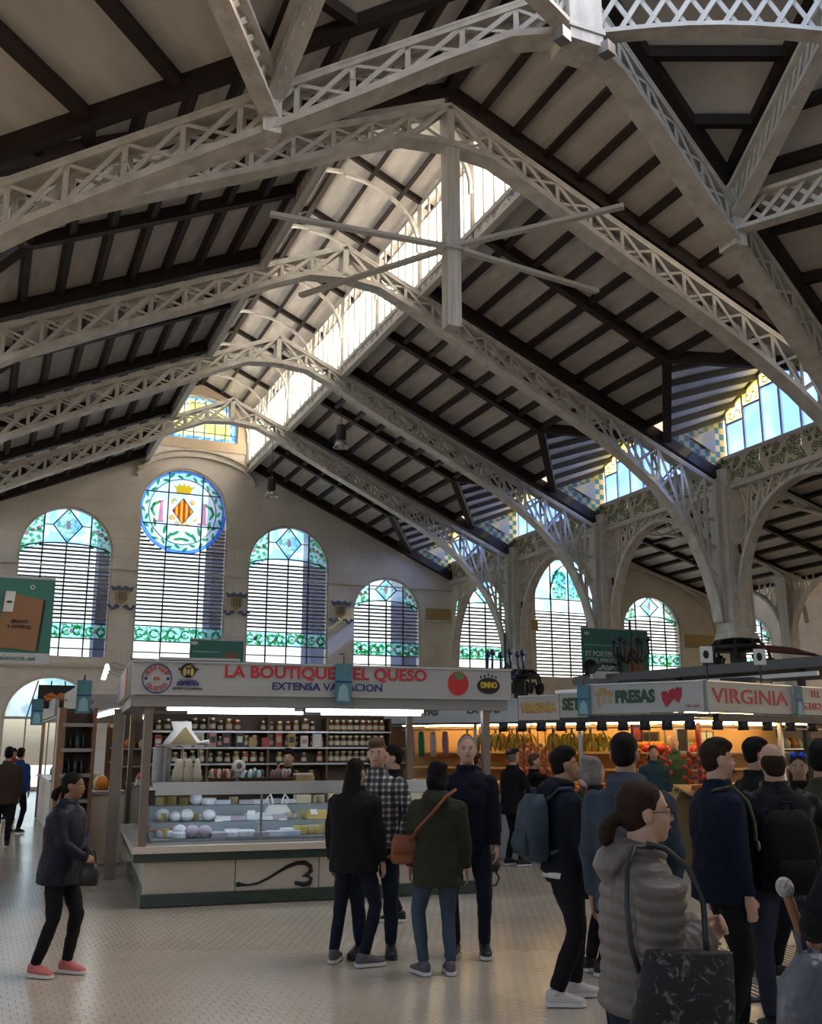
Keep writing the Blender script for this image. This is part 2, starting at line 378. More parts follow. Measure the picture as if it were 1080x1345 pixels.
# ---------------------------------------------------------------- lantern along the ridge
lan = thing('ceiling_lantern', 'glazed ridge lantern with white mullions over the nave', 'lantern', kind='structure')
pane = MB().box((0, 0, 0), (.02, .5, 1.75)).mesh('lantern_pane', FROST)
LY0 = 17.0; HB = (YT[1] - YT[0]) / 2
hy = [YT[0] + HB * k for k in range(1, 9)]; hy[-1] = YW - .1
for sg in (1, -1):
    X = lambda s: X0 + sg * s; up = (sg * SL, 0, 1)
    bar('sill_beam', (X(2.3), LY0, 14.32), (X(2.3), YW, 14.32), .16, .12, IRON, lan)
    bar('sill_beam', (X(2.28), LY0, 13.92), (X(2.28), YW, 13.92), .2, .1, IRON, lan)
    for a, b in zip([LY0] + hy[:-1], hy):
        MB().box((0, 0, 0), (.06, b - a - .08, .3)).build('tile_frieze', MATS['lantern_tile'], lan).location = (X(2.31), (a + b) / 2, 14.12)
        n = max(1, round((b - a) / .555)); w = (b - a) / n
        for i in range(n):
            y = a + (i + .5) * w
            inst('lantern_pane', pane, TR(X(2.33), y, 15.3, 0, (1, w / .55, 1)), lan)
            if sg == 1 or i % 2 == 0: bar('mullion', (X(2.3), a + i * w, 14.38), (X(2.3), a + i * w, 16.75), .05, .09, IRON, lan)
        bar('lantern_post', (X(2.28), b, 14.3), (X(2.28), b, 16.8), .13, .13, IRON, lan)
        bar('transom', (X(2.3), a, 16.2), (X(2.3), b, 16.2), .06, .07, IRON, lan)
        # arched rib under each rafter
        path = [(sg * 2.25, 15.3)] + [(sg * (2.25 * math.cos(R(t))), 15.5 + 1.75 * math.sin(R(t))) for t in range(6, 91, 12)]
        o = ribbon(MB(), path, -.06, .06, .08).build('arched_rib', IRON, lan); o.location = (X0, b, 0)
        bar('lantern_rafter', (X(2.75), b, 16.72), (X(0), b, 16.72 + SL * 2.75), .14, .18, WOOD, lan, up)
        for s0, s1 in ((0, .9), (.9, 1.8), (1.8, 2.75)):
            bar('lantern_panel', (X(s0), (a + b) / 2, 18.05 - SL * s0), (X(s1), (a + b) / 2, 18.05 - SL * s1), b - a, .03, BOARD, lan, up)
            bar('lantern_purlin', (X(s1), a, 17.95 - SL * s1), (X(s1), b, 17.95 - SL * s1), .11, .16, WOOD, lan, up)
    bar('eave_beam', (X(2.33), LY0, 16.8), (X(2.33), YW, 16.8), .12, .14, IRON, lan)
slab('end_board', [(X0 - 2.35, 17.0, 14.5), (X0, 17.0, 15.55), (X0, 17.0, 18.0), (X0 - 2.6, 17.0, 16.85)], .04, BOARD, lan); slab('end_board', [(X0 + 2.35, 17.0, 14.5), (X0, 17.0, 15.55), (X0, 17.0, 18.0), (X0 + 2.6, 17.0, 16.85)], .04, BOARD, lan)
bar('ridge_beam', (X0, 12.2, 15.42), (X0, 17.0, 15.42), .24, .26, WOOD, ceil)
bar('ridge_beam', (X0, LY0, 17.92), (X0, YW, 17.92), .16, .2, WOOD, lan)
# ---------------------------------------------------------------- trusses
BOT = [(0, 14.0), (1.0, 13.9), (2.0, 13.45), (3.0, 12.92), (4.0, 12.42), (5.0, 11.95), (6.0, 11.47), (7.0, 10.98), (8.0, 10.47), (9.0, 9.85), (9.8, 9.25), (10.5, 8.55), (11.1, 7.75), (11.55, 6.8), (11.8, 5.9), (11.9, 5.3)]
def zb(s):
    for (a, za), (b, z2) in zip(BOT, BOT[1:]):
        if a <= s <= b: return za + (z2 - za) * (s - a) / (b - a)
    return BOT[-1][1]
def zt(s): return ZT - SL * s
def truss(name, label, loc, rz, sides=(1, -1), k=1.0, group=None, apex=True):
    t = thing(name, label, 'roof truss', loc, rz, group)
    L = HW / 1.0
    for sg in sides:
        top = [(sg * s * k, zt(s)) for s in (0, 2, 4, 6, 8, 10, 12.2)]
        bot = [(sg * s * k, z) for s, z in BOT]
        d = 1 if sg > 0 else -1
        mb = MB(); ribbon(mb, top, -.21, .21, -.05 * d)
        for y in (-.2, .17): ribbon(mb, [(x, z - .05) for x, z in top], y, y + .03, -.085 * d)
        mb.build('top_chord', IRON, t)
        mb = MB(); ribbon(mb, bot, -.21, .21, .05 * d)
        for y in (-.2, .17): ribbon(mb, [(x, z + .05) for x, z in bot], y, y + .03, .085 * d)
        mb.build('bottom_chord', IRON, t)
        st = [.12 + .82 * i for i in range(15)]
        for i, s in enumerate(st):
            for y in (-.165, .165):
                if i and s > .3: bar('lattice_post', (sg * s * k, y, zt(s) - .1), (sg * s * k, y, zb(s) + .08), .09, .02, IRON, t, (0, 1, 0))
                if i < len(st) - 1:
                    s2 = st[i + 1]
                    bar('lattice_bar', (sg * s * k, y, zt(s) - .12), (sg * s2 * k, y, zb(s2) + .1), .085, .02, IRON, t, (0, 1, 0))
                    bar('lattice_bar', (sg * s * k, y * .92, zb(s) + .1), (sg * s2 * k, y * .92, zt(s2) - .12), .06, .02, IRON, t, (0, 1, 0))
            if i > 1 and i % 4 == 0: bar('lattice_tie', (sg * s * k, -.2, (zt(s) + zb(s)) / 2), (sg * s * k, .2, (zt(s) + zb(s)) / 2), .07, .05, IRON, t)
        # plated foot against the column, between arch and post
        bar('foot_plate', (sg * 12.15 * k, 0, 5.3), (sg * 12.15 * k, 0, 9.5), .36, .3, IRON, t, (1, 0, 0))
        for s in (10.2, 10.9, 11.4):
            bar('spandrel_bar', (sg * s * k, 0, zb(s) + .1), (sg * 12.1 * k, 0, zb(s) - .5), .06, .05, IRON, t)
            bar('spandrel_bar', (sg * s * k, 0, zb(s) + .1), (sg * 12.1 * k, 0, zb(s) + .5), .06, .05, IRON, t)
    if apex: bar('king_plate', (0, 0, 13.98), (0, 0, 14.98), .16, .40, IRON, t, (0, 1, 0))
    return t
names = ['second nearest the crossing, with the hanging post', 'third nearest the crossing, in mid hall', 'second nearest the gable wall', 'nearest the stained glass gable wall']
for i, y in enumerate(YT):
    truss('roof_truss', 'white riveted lattice roof truss ' + names[i], (X0, y, 0), 0)
# hanging post with four arms under the second truss
hp = thing('hanging_post', 'square iron post hanging from the truss apex with four thin arms', 'hanging post', (8.12, 17.0, 0))
bar('post', (0, 0, 9.95), (0, 0, 14.0), .3, .3, IRON, hp, (0, 1, 0))
for dx, dy in ((-3.75, .35), (-2.15, 3.6), (2.45, -2.6), (4.05, .75)):
    bar('arm', (0, 0, 11.75), (dx, dy, 11.85), .14, .08, IRON, hp)
box('collar', (0, 0, 11.75), (.42, .42, .22), IRON, hp)
# ---------------------------------------------------------------- crossing: diagonal trusses, lattice ring, nodes
ang = math.atan2(5.0, HW); kx = 1 / math.cos(ang)
def truss_half(label, sgn):
    return truss('crossing_truss', label, (X0, 12.0, -1.0), sgn * ang, (sgn,), kx, apex=False)
truss_half('white lattice crossing truss descending to the right, closest to the camera', 1)
truss_half('white lattice crossing truss sweeping to the upper left, closest to the camera', -1)
def lattice_girder(name, label, P, Q, h, n, sag=0, w=.3):
    P = Vector(P); Q = Vector(Q); d = Q - P; L = d.length; rz = math.atan2(d.y, d.x); Lh = math.hypot(d.x, d.y)
    t = thing(name, label, 'girder', P, rz)
    zq = d.z
    top = [(Lh * i / 8, zq * i / 8) for i in range(9)]
    bot = [(Lh * i / 8, zq * i / 8 - h + sag * math.sin(math.pi * i / 8)) for i in range(9)]
    ribbon(MB(), top, -w / 2, w / 2, -.08).build('top_flange', IRON, t)
    ribbon(MB(), bot, -w / 2, w / 2, .08).build('bottom_flange', IRON, t)
    f = lambda pts, u: (lambda a: (pts[a][0] + (pts[a + 1][0] - pts[a][0]) * (u * 8 - a), pts[a][1] + (pts[a + 1][1] - pts[a][1]) * (u * 8 - a)))(min(7, int(u * 8)))
    for i in range(-2, n):
        for fl in (0, 1):
            a, b = i / n, (i + 2) / n
            z0, z1 = 0, 1
            if a < 0: z0 = (0 - a) / (b - a); a = 0
            if b > 1: z1 = (1 - i / n) / (2 / n); b = 1
            if a >= b: continue
            def pt(u, zf):
                (x, zt_) = f(top, u); zb_ = f(bot, u)[1]
                zf = 1 - zf if fl else zf
                return (x, .03 if fl else -.03, zb_ + (zt_ - zb_) * zf)
            bar('lattice_bar', pt(a, z0), pt(b, z1), .085, .02, IRON, t, (0, 1, 0))
    bar('end_plate', (0, 0, -h), (0, 0, 0), .06, w, IRON, t, (0, 1, 0)); bar('end_plate', (Lh, 0, zq - h), (Lh, 0, zq), .06, w, IRON, t, (0, 1, 0))
    return t
EV = 4.5; V2 = {1: (X0 + .92 * EV, 12 - .39 * EV), -1: (X0 - .92 * EV, 12 - .39 * EV)}
pst = thing('crossing_post', 'riveted white iron post where the crossing trusses meet', 'post', (X0, 12.0, 0))
bar('post', (0, 0, 12.75), (0, 0, 15.4), .62, .62, IRON, pst, (0, 1, 0))
for dz in (13.0, 14.2): box('post_band', (0, 0, dz), (.68, .68, .09), IRON, pst)
for sg in (1, -1): box('lamp_box', (sg * .42 - .05, -.3, 12.72), (.22, .2, .2), STEEL, pst, .4)
for sg, sd_ in ((1, 'right'), (-1, 'left')):
    a = V2[sg]; N = (X0 + sg * 4.64, 13.85)
    lattice_girder('ring_girder', 'curved white diamond lattice girder of the dome ring, on the %s' % sd_, (X0 + sg * .2, 11.9, 14.5), (*a, 14.5), 1.5, 10, .18)
    lattice_girder('ring_girder', 'white diamond lattice girder of the dome ring beyond the %s ring corner' % sd_, (*a, 14.5), (a[0] + sg * .383 * EV, a[1] - .924 * EV, 14.5), 1.5, 10, .18)
    lattice_girder('lattice_strut', 'white lattice strut rising from the %s crossing truss to the dome ring' % sd_, (*N, 12.25), (a[0], a[1], 14.3), .7, 17)
    lattice_girder('lattice_beam', 'white diamond lattice beam running forward from the %s crossing truss' % sd_, (N[0], N[1] - .1, 12.1), (N[0] + sg * 2.5, N[1] - 4.35, 12.1), .7, 14)
    c = thing('truss_gusset', 'riveted gusset plate joining strut and %s crossing truss' % sd_, 'gusset', (*N, 0))
    bar('plate', (0, 0, 11.1), (0, 0, 12.4), .3, .46, IRON, c, (0, 1, 0))
    # boarded facets between ring and trusses
    A = Vector((X0, 12, 14.95)); B = Vector((*a, 14.95)); Cc = Vector((*N, 12.75))
    slab('ceiling_panel', [A, B, Cc], .04, BOARD, ceil)
    dn = Vector((0, 0, -.12))
    bar('rafter', A + dn, Cc + dn, .22, .24, WOOD, ceil); bar('rafter', B + dn, Cc + dn, .22, .24, WOOD, ceil)
    for f in (.12, .42, .72): bar('purlin', A.lerp(Cc, f) + dn, B.lerp(Cc, f) + dn, .16, .22, WOOD, ceil)
    F0 = Vector((*N, 12.75)); F1 = Vector((X0 + sg * HW, 17, 9.15)); dv = Vector((sg * 5.6, -8.2, 0)) if sg > 0 else Vector((-6.6, -7.5, 0))
    for q in range(6):
        p0 = F0.lerp(F1, q / 6); p1 = F0.lerp(F1, (q + 1) / 6)
        slab('ceiling_panel', [p0, p1, p1 + dv, p0 + dv], .04, BOARD, ceil)
        bar('purlin', p0 + dn, p0 + dn + dv, .16, .24, WOOD, ceil)
    bar('rafter', F0 + dn, F1 + dn, .26, .3, WOOD, ceil)
    bar('rafter', F0 + dn + dv * .5, F1 + dn + dv * .5, .24, .3, WOOD, ceil)
    slab('ceiling_panel', [F0, F0 + dv, Vector((*a, 14.95)) + dv * .6, Vector((*a, 14.95))], .04, BOARD, ceil)
    for f in (.3, .65): bar('purlin', F0.lerp(B, f) + dn, (F0 + dv).lerp(B + dv * .6, f) + dn, .16, .22, WOOD, ceil)
# ---------------------------------------------------------------- arcade on the right: columns, arches, clerestory
XC = X0 + HW
cn = ['beside the crossing, at the far right', 'in front of the fruit stall, with the red awning behind', 'third from the gable wall, behind the green banner', 'second from the gable wall, behind the cheese stall']
def column(i, y):
    c = thing('arcade_column', 'white tiled iron arcade column ' + cn[i], 'column', (XC, y, 0))
    ch = .12
    def octa(h): return [(-h + ch, -h), (h - ch, -h), (h, -h + ch), (h, h - ch), (h - ch, h), (-h + ch, h), (-h, h - ch), (-h, -h + ch)]
    def sh(z0, z1, a, b): 
        mb = MB(); p = octa(a); q = octa(b)
        return mb.add([(x, y_, z0) for x, y_ in p] + [(x, y_, z1) for x, y_ in q], [list(range(8))[::-1], [k + 8 for k in range(8)]] + [[k, (k + 1) % 8, (k + 1) % 8 + 8, k + 8] for k in range(8)])
    sh(4.95, 9.55, .42, .36).build('shaft', IRON, c)
    sh(9.45, 9.95, .40, .46).build('capital', IRON, c)
    sh(4.8, 4.97, .52, .48).build('shaft_base', IRON, c)
    sh(0, 4.82, .24, .22).build('lower_post', DARKIRON, c)
    for sx in (-1, 1):
        bar('corner_strip', (sx * .37, -.39, 5.0), (sx * .33, -.35, 9.4), .08, .05, IRON, c, (0, 1, 0))
    # iron ornament: small hook bracket on the shaft and a dark lamp crown round the post
    MB().tube([(0, -.44, 6.6), (.06, -.55, 6.9), (.02, -.6, 7.2), (-.1, -.55, 7.35), (-.05, -.46, 7.6)], .045, 6).build('hook_bracket', DARKIRON, c, True)
    for k in range(8):
        a = k * math.pi / 4; ca, sa = math.cos(a), math.sin(a)
        pts = [(.25 * ca, .25 * sa, 4.7), (.6 * ca, .6 * sa, 4.75), (.85 * ca, .85 * sa, 4.5), (.9 * ca, .9 * sa, 4.2), (.7 * ca, .7 * sa, 4.1), (.62 * ca, .62 * sa, 4.3)]
        MB().tube(pts, .05, 6).build('scroll_arm', DARKIRON, c, True)
        MB().lathe([(.02, 0), (.13, -.05), (.16, -.25), (.1, -.42), (.02, -.46)], 8, (.9 * ca, .9 * sa, 4.25)).build('lamp_globe', DARKIRON, c, True)
    MB().lathe([(.75, 0), (.82, .05), (.82, .12), (.75, .16)], 20, (0, 0, 4.45)).build('lamp_ring', DARKIRON, c, True)
for i, y in enumerate(YT): column(i, y)
for sx, y in ((35.4, 30.3), (35.4, 23.65), (35.4, 36.95)):
    c = thing('aisle_column', 'slender white iron column at the far side of the aisle', 'column', (sx, y, 0), 0, 'columns on the far side of the aisle')
    bar('shaft', (0, 0, 0), (0, 0, 9.9), .6, .6, IRON, c, (0, 1, 0)); box('capital', (0, 0, 9.6), (.9, .9, .3), IRON, c)
    for dr in (-1, 1):
        path = [(.3 + 3.0 * (1 - math.cos(R(a))), 6.4 + 3.0 * math.sin(R(a))) for a in range(0, 91, 10)]
        o = ribbon(MB(), path, -.15, .15, .12).build('arch_rib', IRON, c); o.rotation_euler = (0, 0, R(90) if dr > 0 else R(-90))
        for k in range(1, 7):
            x, z = path[k]; 
            bar('spandrel_bar', (0, dr * x, z), (0, dr * x, 9.6), .05, .05, IRON, c, (0, 1, 0))
            if k > 1: bar('spandrel_bar', (0, dr * x, z), (0, dr * path[k - 1][0], 9.5), .05, .04, IRON, c, (1, 0, 0))
wn = [0]
def nextwin(label, loc=(0, 0, 0), rz=0):
    wn[0] += 1; return thing('window_%d' % wn[0], label, 'window', loc, rz, None, 'structure')
an = ['nearest bay at the far right', 'bay in front of the fruit stall', 'second bay from the gable wall', 'bay against the gable wall']
tops = {}
for bi, (ya, yb) in enumerate(zip(YT, YT[1:] + [YW])):
    ym = (ya + yb) / 2; hb = (yb - ya) / 2
    # iron arch between columns
    a = thing('arcade_arch', 'white iron arcade arch with lattice spandrels, ' + an[bi], 'arch', (XC, ym, 0), R(90))
    box('beam', (0, 0, 9.42), (2 * hb, .34, .16), IRON, a); box('beam', (0, 0, 10.36), (2 * hb, .3, .1), IRON, a)
    r = hb - .42
    path = [(-r * math.cos(R(t)), 5.1 + 3.95 * (math.sin(R(t)) ** .85)) for t in range(0, 181, 9)]
    ribbon(MB(), path, -.18, .18, .12).build('arch_rib', IRON, a)
    zar = lambda x: 5.1 + 3.95 * (max(0, 1 - (x / r) ** 2) ** .425) + .12
    xs = [-r + .15 + (2 * r - .3) * i / 11 for i in range(12)]
    for i in range(11):
        x, x2 = xs[i], xs[i + 1]
        bar('lattice_bar', (x, -.05, zar(x)), (x2, -.05, 9.36), .085, .03, IRON, a, (0, 1, 0))
        bar('lattice_bar', (x, .05, 9.36), (x2, .05, zar(x2)), .07, .03, IRON, a, (0, 1, 0))
        if zar(x) < 8.6: bar('lattice_post', (x, 0, zar(x)), (x, 0, 9.36), .07, .03, IRON, a, (0, 1, 0))
    for sx in (-1, 1):
        for z in (6.0, 6.8, 7.6, 8.4):
            xa = max([x for x in [r * q / 40 for q in range(40)] if zar(x) > z] or [r])
            bar('spandrel_tie', (sx * (hb - .3), 0, z), (sx * xa, 0, z + .4), .05, .04, IRON, a, (0, 1, 0))
    # clerestory glazing with peaked head
    w = nextwin('clerestory window with peaked head and painted tile frieze, ' + an[bi], (XC, ym, 0), R(90))
    n = 8; ww = (2 * hb - .5) / n; zpk = lambda x: 13.25 - (13.25 - 11.75) * abs(x) / hb
    for i in range(4):
        MB().box((0, 0, 0), (2 * hb / 4 - .04, .1, .78)).build('frieze_panel', MATS['frieze_tile'], w).location = ((i - 1.5) * hb / 2, 0.06, 9.9)
    for i in range(n):
        xl = -hb + .25 + i * ww; xr = xl + ww
        low = min(zpk(xl), zpk(xr)) - .42
        if i in (3, 4): low = max(zpk(xl), zpk(xr)) - .55
        MB().prism([(xl, 10.4), (xr, 10.4), (xr, low), (xl, low)], .02).build('pane', CLERE, w)
        MB().prism([(xl, low), (xr, low), (xr, zpk(xr)), (xl, zpk(xl))], .02).build('scroll_pane', LEMGL, w)
        bar('mullion', (xl, 0, 10.4), (xl, 0, zpk(xl)), .08, .07, WHITE, w, (0, 1, 0))
        bar('transom', (xl, -.01, low), (xr, -.01, low), .05, .06, WHITE, w)
        for q in range(1):
            cx = (xl + xr) / 2; cz = low + .2
            MB().tube([(cx - .2, .0, cz - .1), (cx - .25, 0, cz + .08), (cx - .1, 0, cz + .14), (cx - .02, 0, cz), (cx + .1, 0, cz - .12), (cx + .24, 0, cz - .05), (cx + .2, 0, cz + .1), (cx + .1, 0, cz + .06)], .025, 5).build('iron_scroll', DARKIRON, w)
    bar('mullion', (hb - .25, 0, 10.4), (hb - .25, 0, 11.9), .08, .07, WHITE, w, (0, 1, 0))
    for sx in (-1, 1): bar('head_beam', (sx * hb, 0, 11.78), (0, 0, 13.28), .14, .12, WOOD, w)
# ---------------------------------------------------------------- side aisle roof
XA0, XA1, XA2 = XC, 28.0, 36.4
za = lambda x: 12.3 - .30 * abs(x - XA1)
rows = [XA1 + 1.05 * k for k in range(9)]
for bi, (ya, yb) in enumerate(zip(YT, YT[1:] + [YW])):
    for hh in range(2):
        y0 = ya + (yb - ya) * hh / 2; y1 = y0 + (yb - ya) / 2
        for x in rows[:-1]:
            bar('ceiling_panel', (x, (y0 + y1) / 2, za(x)), (x + 1.05, (y0 + y1) / 2, za(x + 1.05)), y1 - y0, .03, BOARD, ceil, (.3, 0, 1))
        bar('rafter', (XA1, y1 - .1, za(XA1) - .15), (XA2, y1 - .1, za(XA2) - .15), .2, .26, WOOD, ceil, (.3, 0, 1))
    for x in rows: bar('purlin', (x, ya, za(x) - .1), (x, yb, za(x) - .1), .16, .2, WOOD, ceil, (.3, 0, 1))
    slab('ceiling_panel', [(XA0 + .3, ya, za(XA0) + .1), (XA1, ya, za(XA1)), (XA1, yb, za(XA1)), (XA0 + .3, yb, za(XA0) + .1)], .04, BOARD, ceil)
    if bi < 4:
        t = thing('aisle_truss', 'slender white lattice truss across the side aisle, ' + an[bi], 'roof truss', (XA1, yb - .35, 0))
        for sg in (1, -1):
            E = 8.2 if sg > 0 else 7.2
            bar('top_chord', (0, 0, 11.95), (sg * E, 0, 11.95 - .3 * E), .24, .1, IRON, t)
            path = [(sg * E * math.sin(R(q)), 7.2 + 3.9 * math.cos(R(q)) ** .8) for q in range(0, 90, 8)]
            ribbon(MB(), path, -.12, .12, .08).build('bottom_chord', IRON, t)
            for k in range(1, len(path)):
                (xa, z1), (xb, z2) = path[k - 1], path[k]
                bar('lattice_bar', (xa, 0, z1), (xb, 0, 11.9 - .3 * abs(xb)), .06, .03, IRON, t, (0, 1, 0))
                bar('lattice_bar', (xb, .04, z2), (xa, .04, 11.9 - .3 * abs(xa)), .06, .03, IRON, t, (0, 1, 0))
# ---------------------------------------------------------------- gable wall with windows
XWC = 7.6
def arch_poly(cx, hw, z0, spring, top, n=18):
    return [(cx - hw, z0), (cx + hw, z0)] + [(cx + hw * math.cos(R(t)), spring + (top - spring) * math.sin(R(t))) for t in np.linspace(0, 180, n)]
WIN = [(2.75, 1.9, 5.25, 9.7, 11.62, 'leftmost arched window of the gable, above the arched doorway'),
       (12.42, 1.92, 5.25, 9.7, 11.6, 'arched window of the gable just right of the round stained glass window'),
       (17.25, 1.72, 5.0, 7.85, 9.5, 'low arched window of the gable left of the arcade'),
       (22.5, 1.75, 5.0, 8.0, 9.75, 'arched aisle window seen through the farthest arcade arch'),
       (32.3, 1.85, 5.0, 7.6, 9.5, 'arched aisle window beside the dark aisle roof, right of the green banner')]
W7 = (39.1, 1.35, 5.0, 7.4, 8.75, 'small arched window with iron scrolls at the far right of the back wall')
W6 = (27.3, 2.1, 5.0, 8.9, 11.35, 'tall arched aisle window left of the green banner')
zg = lambda x: zr(abs(x - X0)) + .12
outer = [(-4.6, 0), (60, 0), (60, 16), (44, 13.5), (36.6, za(36.6) + .1), (28, 12.5), (XC + .1, zg(XC)), (X0 + 2.35, zg(X0 + 2.35)), (X0 + 2.35, 17.0), (X0, 18.1), (X0 - 2.35, 17.0), (X0 - 2.35, zg(X0 - 2.35)), (-4.6, zg(-4.6))]
holes = [arch_poly(*w[:5]) for w in WIN + [W6, W7]]
cc = (XWC - .08, 11.85); cr = 1.95
chole = [(XWC - 1.95, 5.25), (XWC + 1.95, 5.25), (XWC + 1.95, 11.6)] + [(cc[0] + cr * math.cos(R(t)), cc[1] + cr * math.sin(R(t))) for t in np.linspace(2, 178, 24)] + [(XWC - 1.95, 11.6)]
lun = [(X0 - 1.75, 15.2), (X0 + 1.75, 15.2), (X0 + 1.75, 16.2)] + [(X0 + 1.7 * math.cos(R(t)), 16.3 + 1.05 * math.sin(R(t))) for t in np.linspace(8, 172, 14)] + [(X0 - 1.75, 16.2)]
door = arch_poly(2.6, 1.8, .03, 2.8, 4.55)
gw = thing('wall_back', 'stone-coloured gable wall with arched stained glass windows', 'wall', (0, YW, 0), kind='structure')
MB().prism(outer, .55, holes=holes + [chole, lun, door]).build('wall_face', PLASTER, gw)
MB().prism([(X0 - 2.3, 14.75), (X0 + 2.3, 14.75), (X0 + 2.3, 16.9), (X0, 17.9), (X0 - 2.3, 16.9)], .05, Matrix.Translation((0, -.06, 0)), [lun]).build('brick_tympanum', BRICKY, gw)
for (r0, z0, th) in ((2.6, 14.35, .1), (2.6, 14.65, .07)):
    path = [(X0 + r0 * math.sin(R(t)), z0 - 1.2 + 1.2 * math.cos(R(t)) * 1.0) for t in range(-85, 86, 10)]
    o = ribbon(MB(), path, -.16, .0, th).build('curved_moulding', CREAM, gw)
bar('string_course', (-4.5, -.06, 9.05), (XC, -.06, 9.05), .06, .05, CREAM, gw); bar('string_course', (-4.5, -.06, 4.95), (XC, -.06, 4.95), .16, .12, CREAM, gw)
MB().box((0, 0, 0), (1.3, .05, .5)).build('painted_frieze', mat('ochre_frieze', (.42, .31, .14), .7, var=.5, scale=22), gw).location = (19.9, -.03, 7.9)
bar('frieze_ledge', (19.2, -.06, 7.55), (20.6, -.06, 7.55), .1, .08, CREAM, gw)
MB().box((0, 0, 0), (1.1, .05, .5)).build('painted_frieze', MATS['ochre_frieze'], gw).location = (24.8, -.03, 7.6)
MB().box((0, 0, 0), (2.0, .05, .7)).build('painted_frieze', MATS['ochre_frieze'], gw).location = (35.4, -.03, 7.2)
# stone piers outside, beside each opening
PIER = mat('pier_stone', (.10, .13, .24), .85)
for x, z in ((4.35, 13), (9.3, 15), (14.1, 13), (18.75, 11)): MB().box((0, 0, 0), (.95, 1.6, z)).build('outer_pier', PIER, gw).location = (x + .35, 2.2, z / 2)
SLAT = mat('blind_slat', (.26, .22, .19), .6); LEAD = mat('lead_bar', (.06, .06, .07), .6)
def poly_clip_arch(hw, spring, top):
    return lambda x: spring + (top - spring) * math.sqrt(max(0, 1 - (x / hw) ** 2))
def slats(w, hw, z0, ztop, limit=None, pitch=.168):
    z = z0
    while z < ztop - .06:
        h = hw if limit is None else limit(z)
        if h > .1: bar('slat', (-h + .03, .12, z), (h - .03, .12, z), .085, .032, SLAT, w, (0, .75, .66))
        z += pitch
def frame_ring(w, poly, m=IRON, t=.09, y0=-.05, y1=.2):
    ribbon(MB(), [(x, z) for x, z in poly] + [poly[0]], y0, y1, t).build('window_frame', m, w)
def arched_window(spec, pointed=False):
    cx, hw, z0, sp, tp, lab = spec
    w = nextwin(lab, (cx, YW + .1, 0))
    ar = poly_clip_arch(hw, sp, tp); frame_ring(w, arch_poly(0, hw, z0, sp, tp))
    hd = tp - .42 * (tp - z0) * .6                    # foot of the stained head
    m = .5 * hw
    xs = [-hw, -m, 0, m, hw]
    for a, b in zip(xs, xs[1:]):                      # clear lights behind the blinds
        MB().prism([(a, z0), (b, z0), (b, hd - (.35 if abs(b) == hw else 0)), (a, hd - (.35 if abs(a) == hw else 0))], .01, Matrix.Translation((0, .16, 0))).build('pane', CLEAR, w)
    for sx in (-1, 1):
        q = [sx * (m + (hw - m) * i / 6) for i in range(7)]
        MB().prism([(x, hd - .35 * (abs(x) - m) / (hw - m) * 1.4 - .02) for x in q] + [(x, max(hd - .5, ar(x))) for x in q[::-1]], .01, Matrix.Translation((0, .13, 0))).build('leaf_light', LEAFGL, w)
        for k in range(3):
            f = (k + .6) / 3.2; x = sx * (m + (hw - m) * f * .8 + .05); z = hd + (ar(x) - hd) * .5
            MB().ell((x, .09, z), (.10, .02, .10), 8, 4).build('glass_flower', PINKGL, w)
    q = [-m + 2 * m * i / 8 for i in range(9)]
    MB().prism([(-m, hd), (m, hd)] + [(x, ar(x)) for x in q[::-1]], .01, Matrix.Translation((0, .13, 0))).build('head_light', SKYGL, w)
    cz = (hd + tp) / 2; dh = (tp - hd) * .46; dw = m * .62
    MB().prism([(0, cz - dh), (dw, cz), (0, cz + dh), (-dw, cz)], .01, Matrix.Translation((0, .10, 0))).build('diamond_light', glassmat('diamond_glass', (.45, .75, .62), (.85, .95, .97), 7, .25, .36, .5), w)
    MB().ell((0, .07, cz), (.09, .02, .2), 8, 6).build('glass_flower', PINKGL, w)
    dia = [(0, cz - dh), (dw, cz), (0, cz + dh), (-dw, cz), (0, cz - dh)]
    for (a, b) in zip(dia, dia[1:]): bar('lead_bar', (a[0], .08, a[1]), (b[0], .08, b[1]), .05, .03, LEAD, w, (0, 1, 0))
    for sx in (-1, 1): bar('lead_bar', (sx * dw, .08, cz), (sx * m, .08, cz), .04, .03, LEAD, w, (0, 1, 0))
    for x in (-m, 0, m):
        bar('mullion', (x, .05, z0), (x, .05, hd if x == 0 else ar(x)), .06, .06, LEAD, w, (0, 1, 0))
    path = [(hw * .98 * math.sin(R(t)), hd + .02 - .42 * (1 - math.cos(R(t)))) for t in range(-85, 86, 10)]
    ribbon(MB(), path, .04, .12, .05).build('head_bar', LEAD, w)
    slats(w, hw, z0 + 1.65, hd - .02, lambda z: hw if z < hd - .42 else hw * .99 * math.sqrt(max(0.0, 1 - (1 - (hd - z) / .45) ** 2)))
    for k in range(4):                                 # painted band low in the window
        a, b = xs[k], xs[k + 1]
        MB().prism([(a, z0 + .85), (b, z0 + .85), (b, z0 + 1.42), (a, z0 + 1.42)], .01, Matrix.Translation((0, .1, 0))).build('band_light', LEAFGL, w)
        for sx in (-.22, .22): MB().tube([((a + b) / 2 + sx + .17 * math.cos(R(t)), .08, z0 + 1.13 + .17 * math.sin(R(t))) for t in range(40, 330, 40)], .035, 5).build('glass_scroll', GREENGL, w)
        MB().ell(((a + b) / 2, .08, z0 + 1.13), (.09, .02, .11), 8, 4).build('glass_flower', PINKGL, w)
    for dz in (.82, 1.45, .4): bar('transom', (-hw, .05, z0 + dz), (hw, .05, z0 + dz), .06, .05, LEAD, w)
for s in WIN + [W7]: arched_window(s)
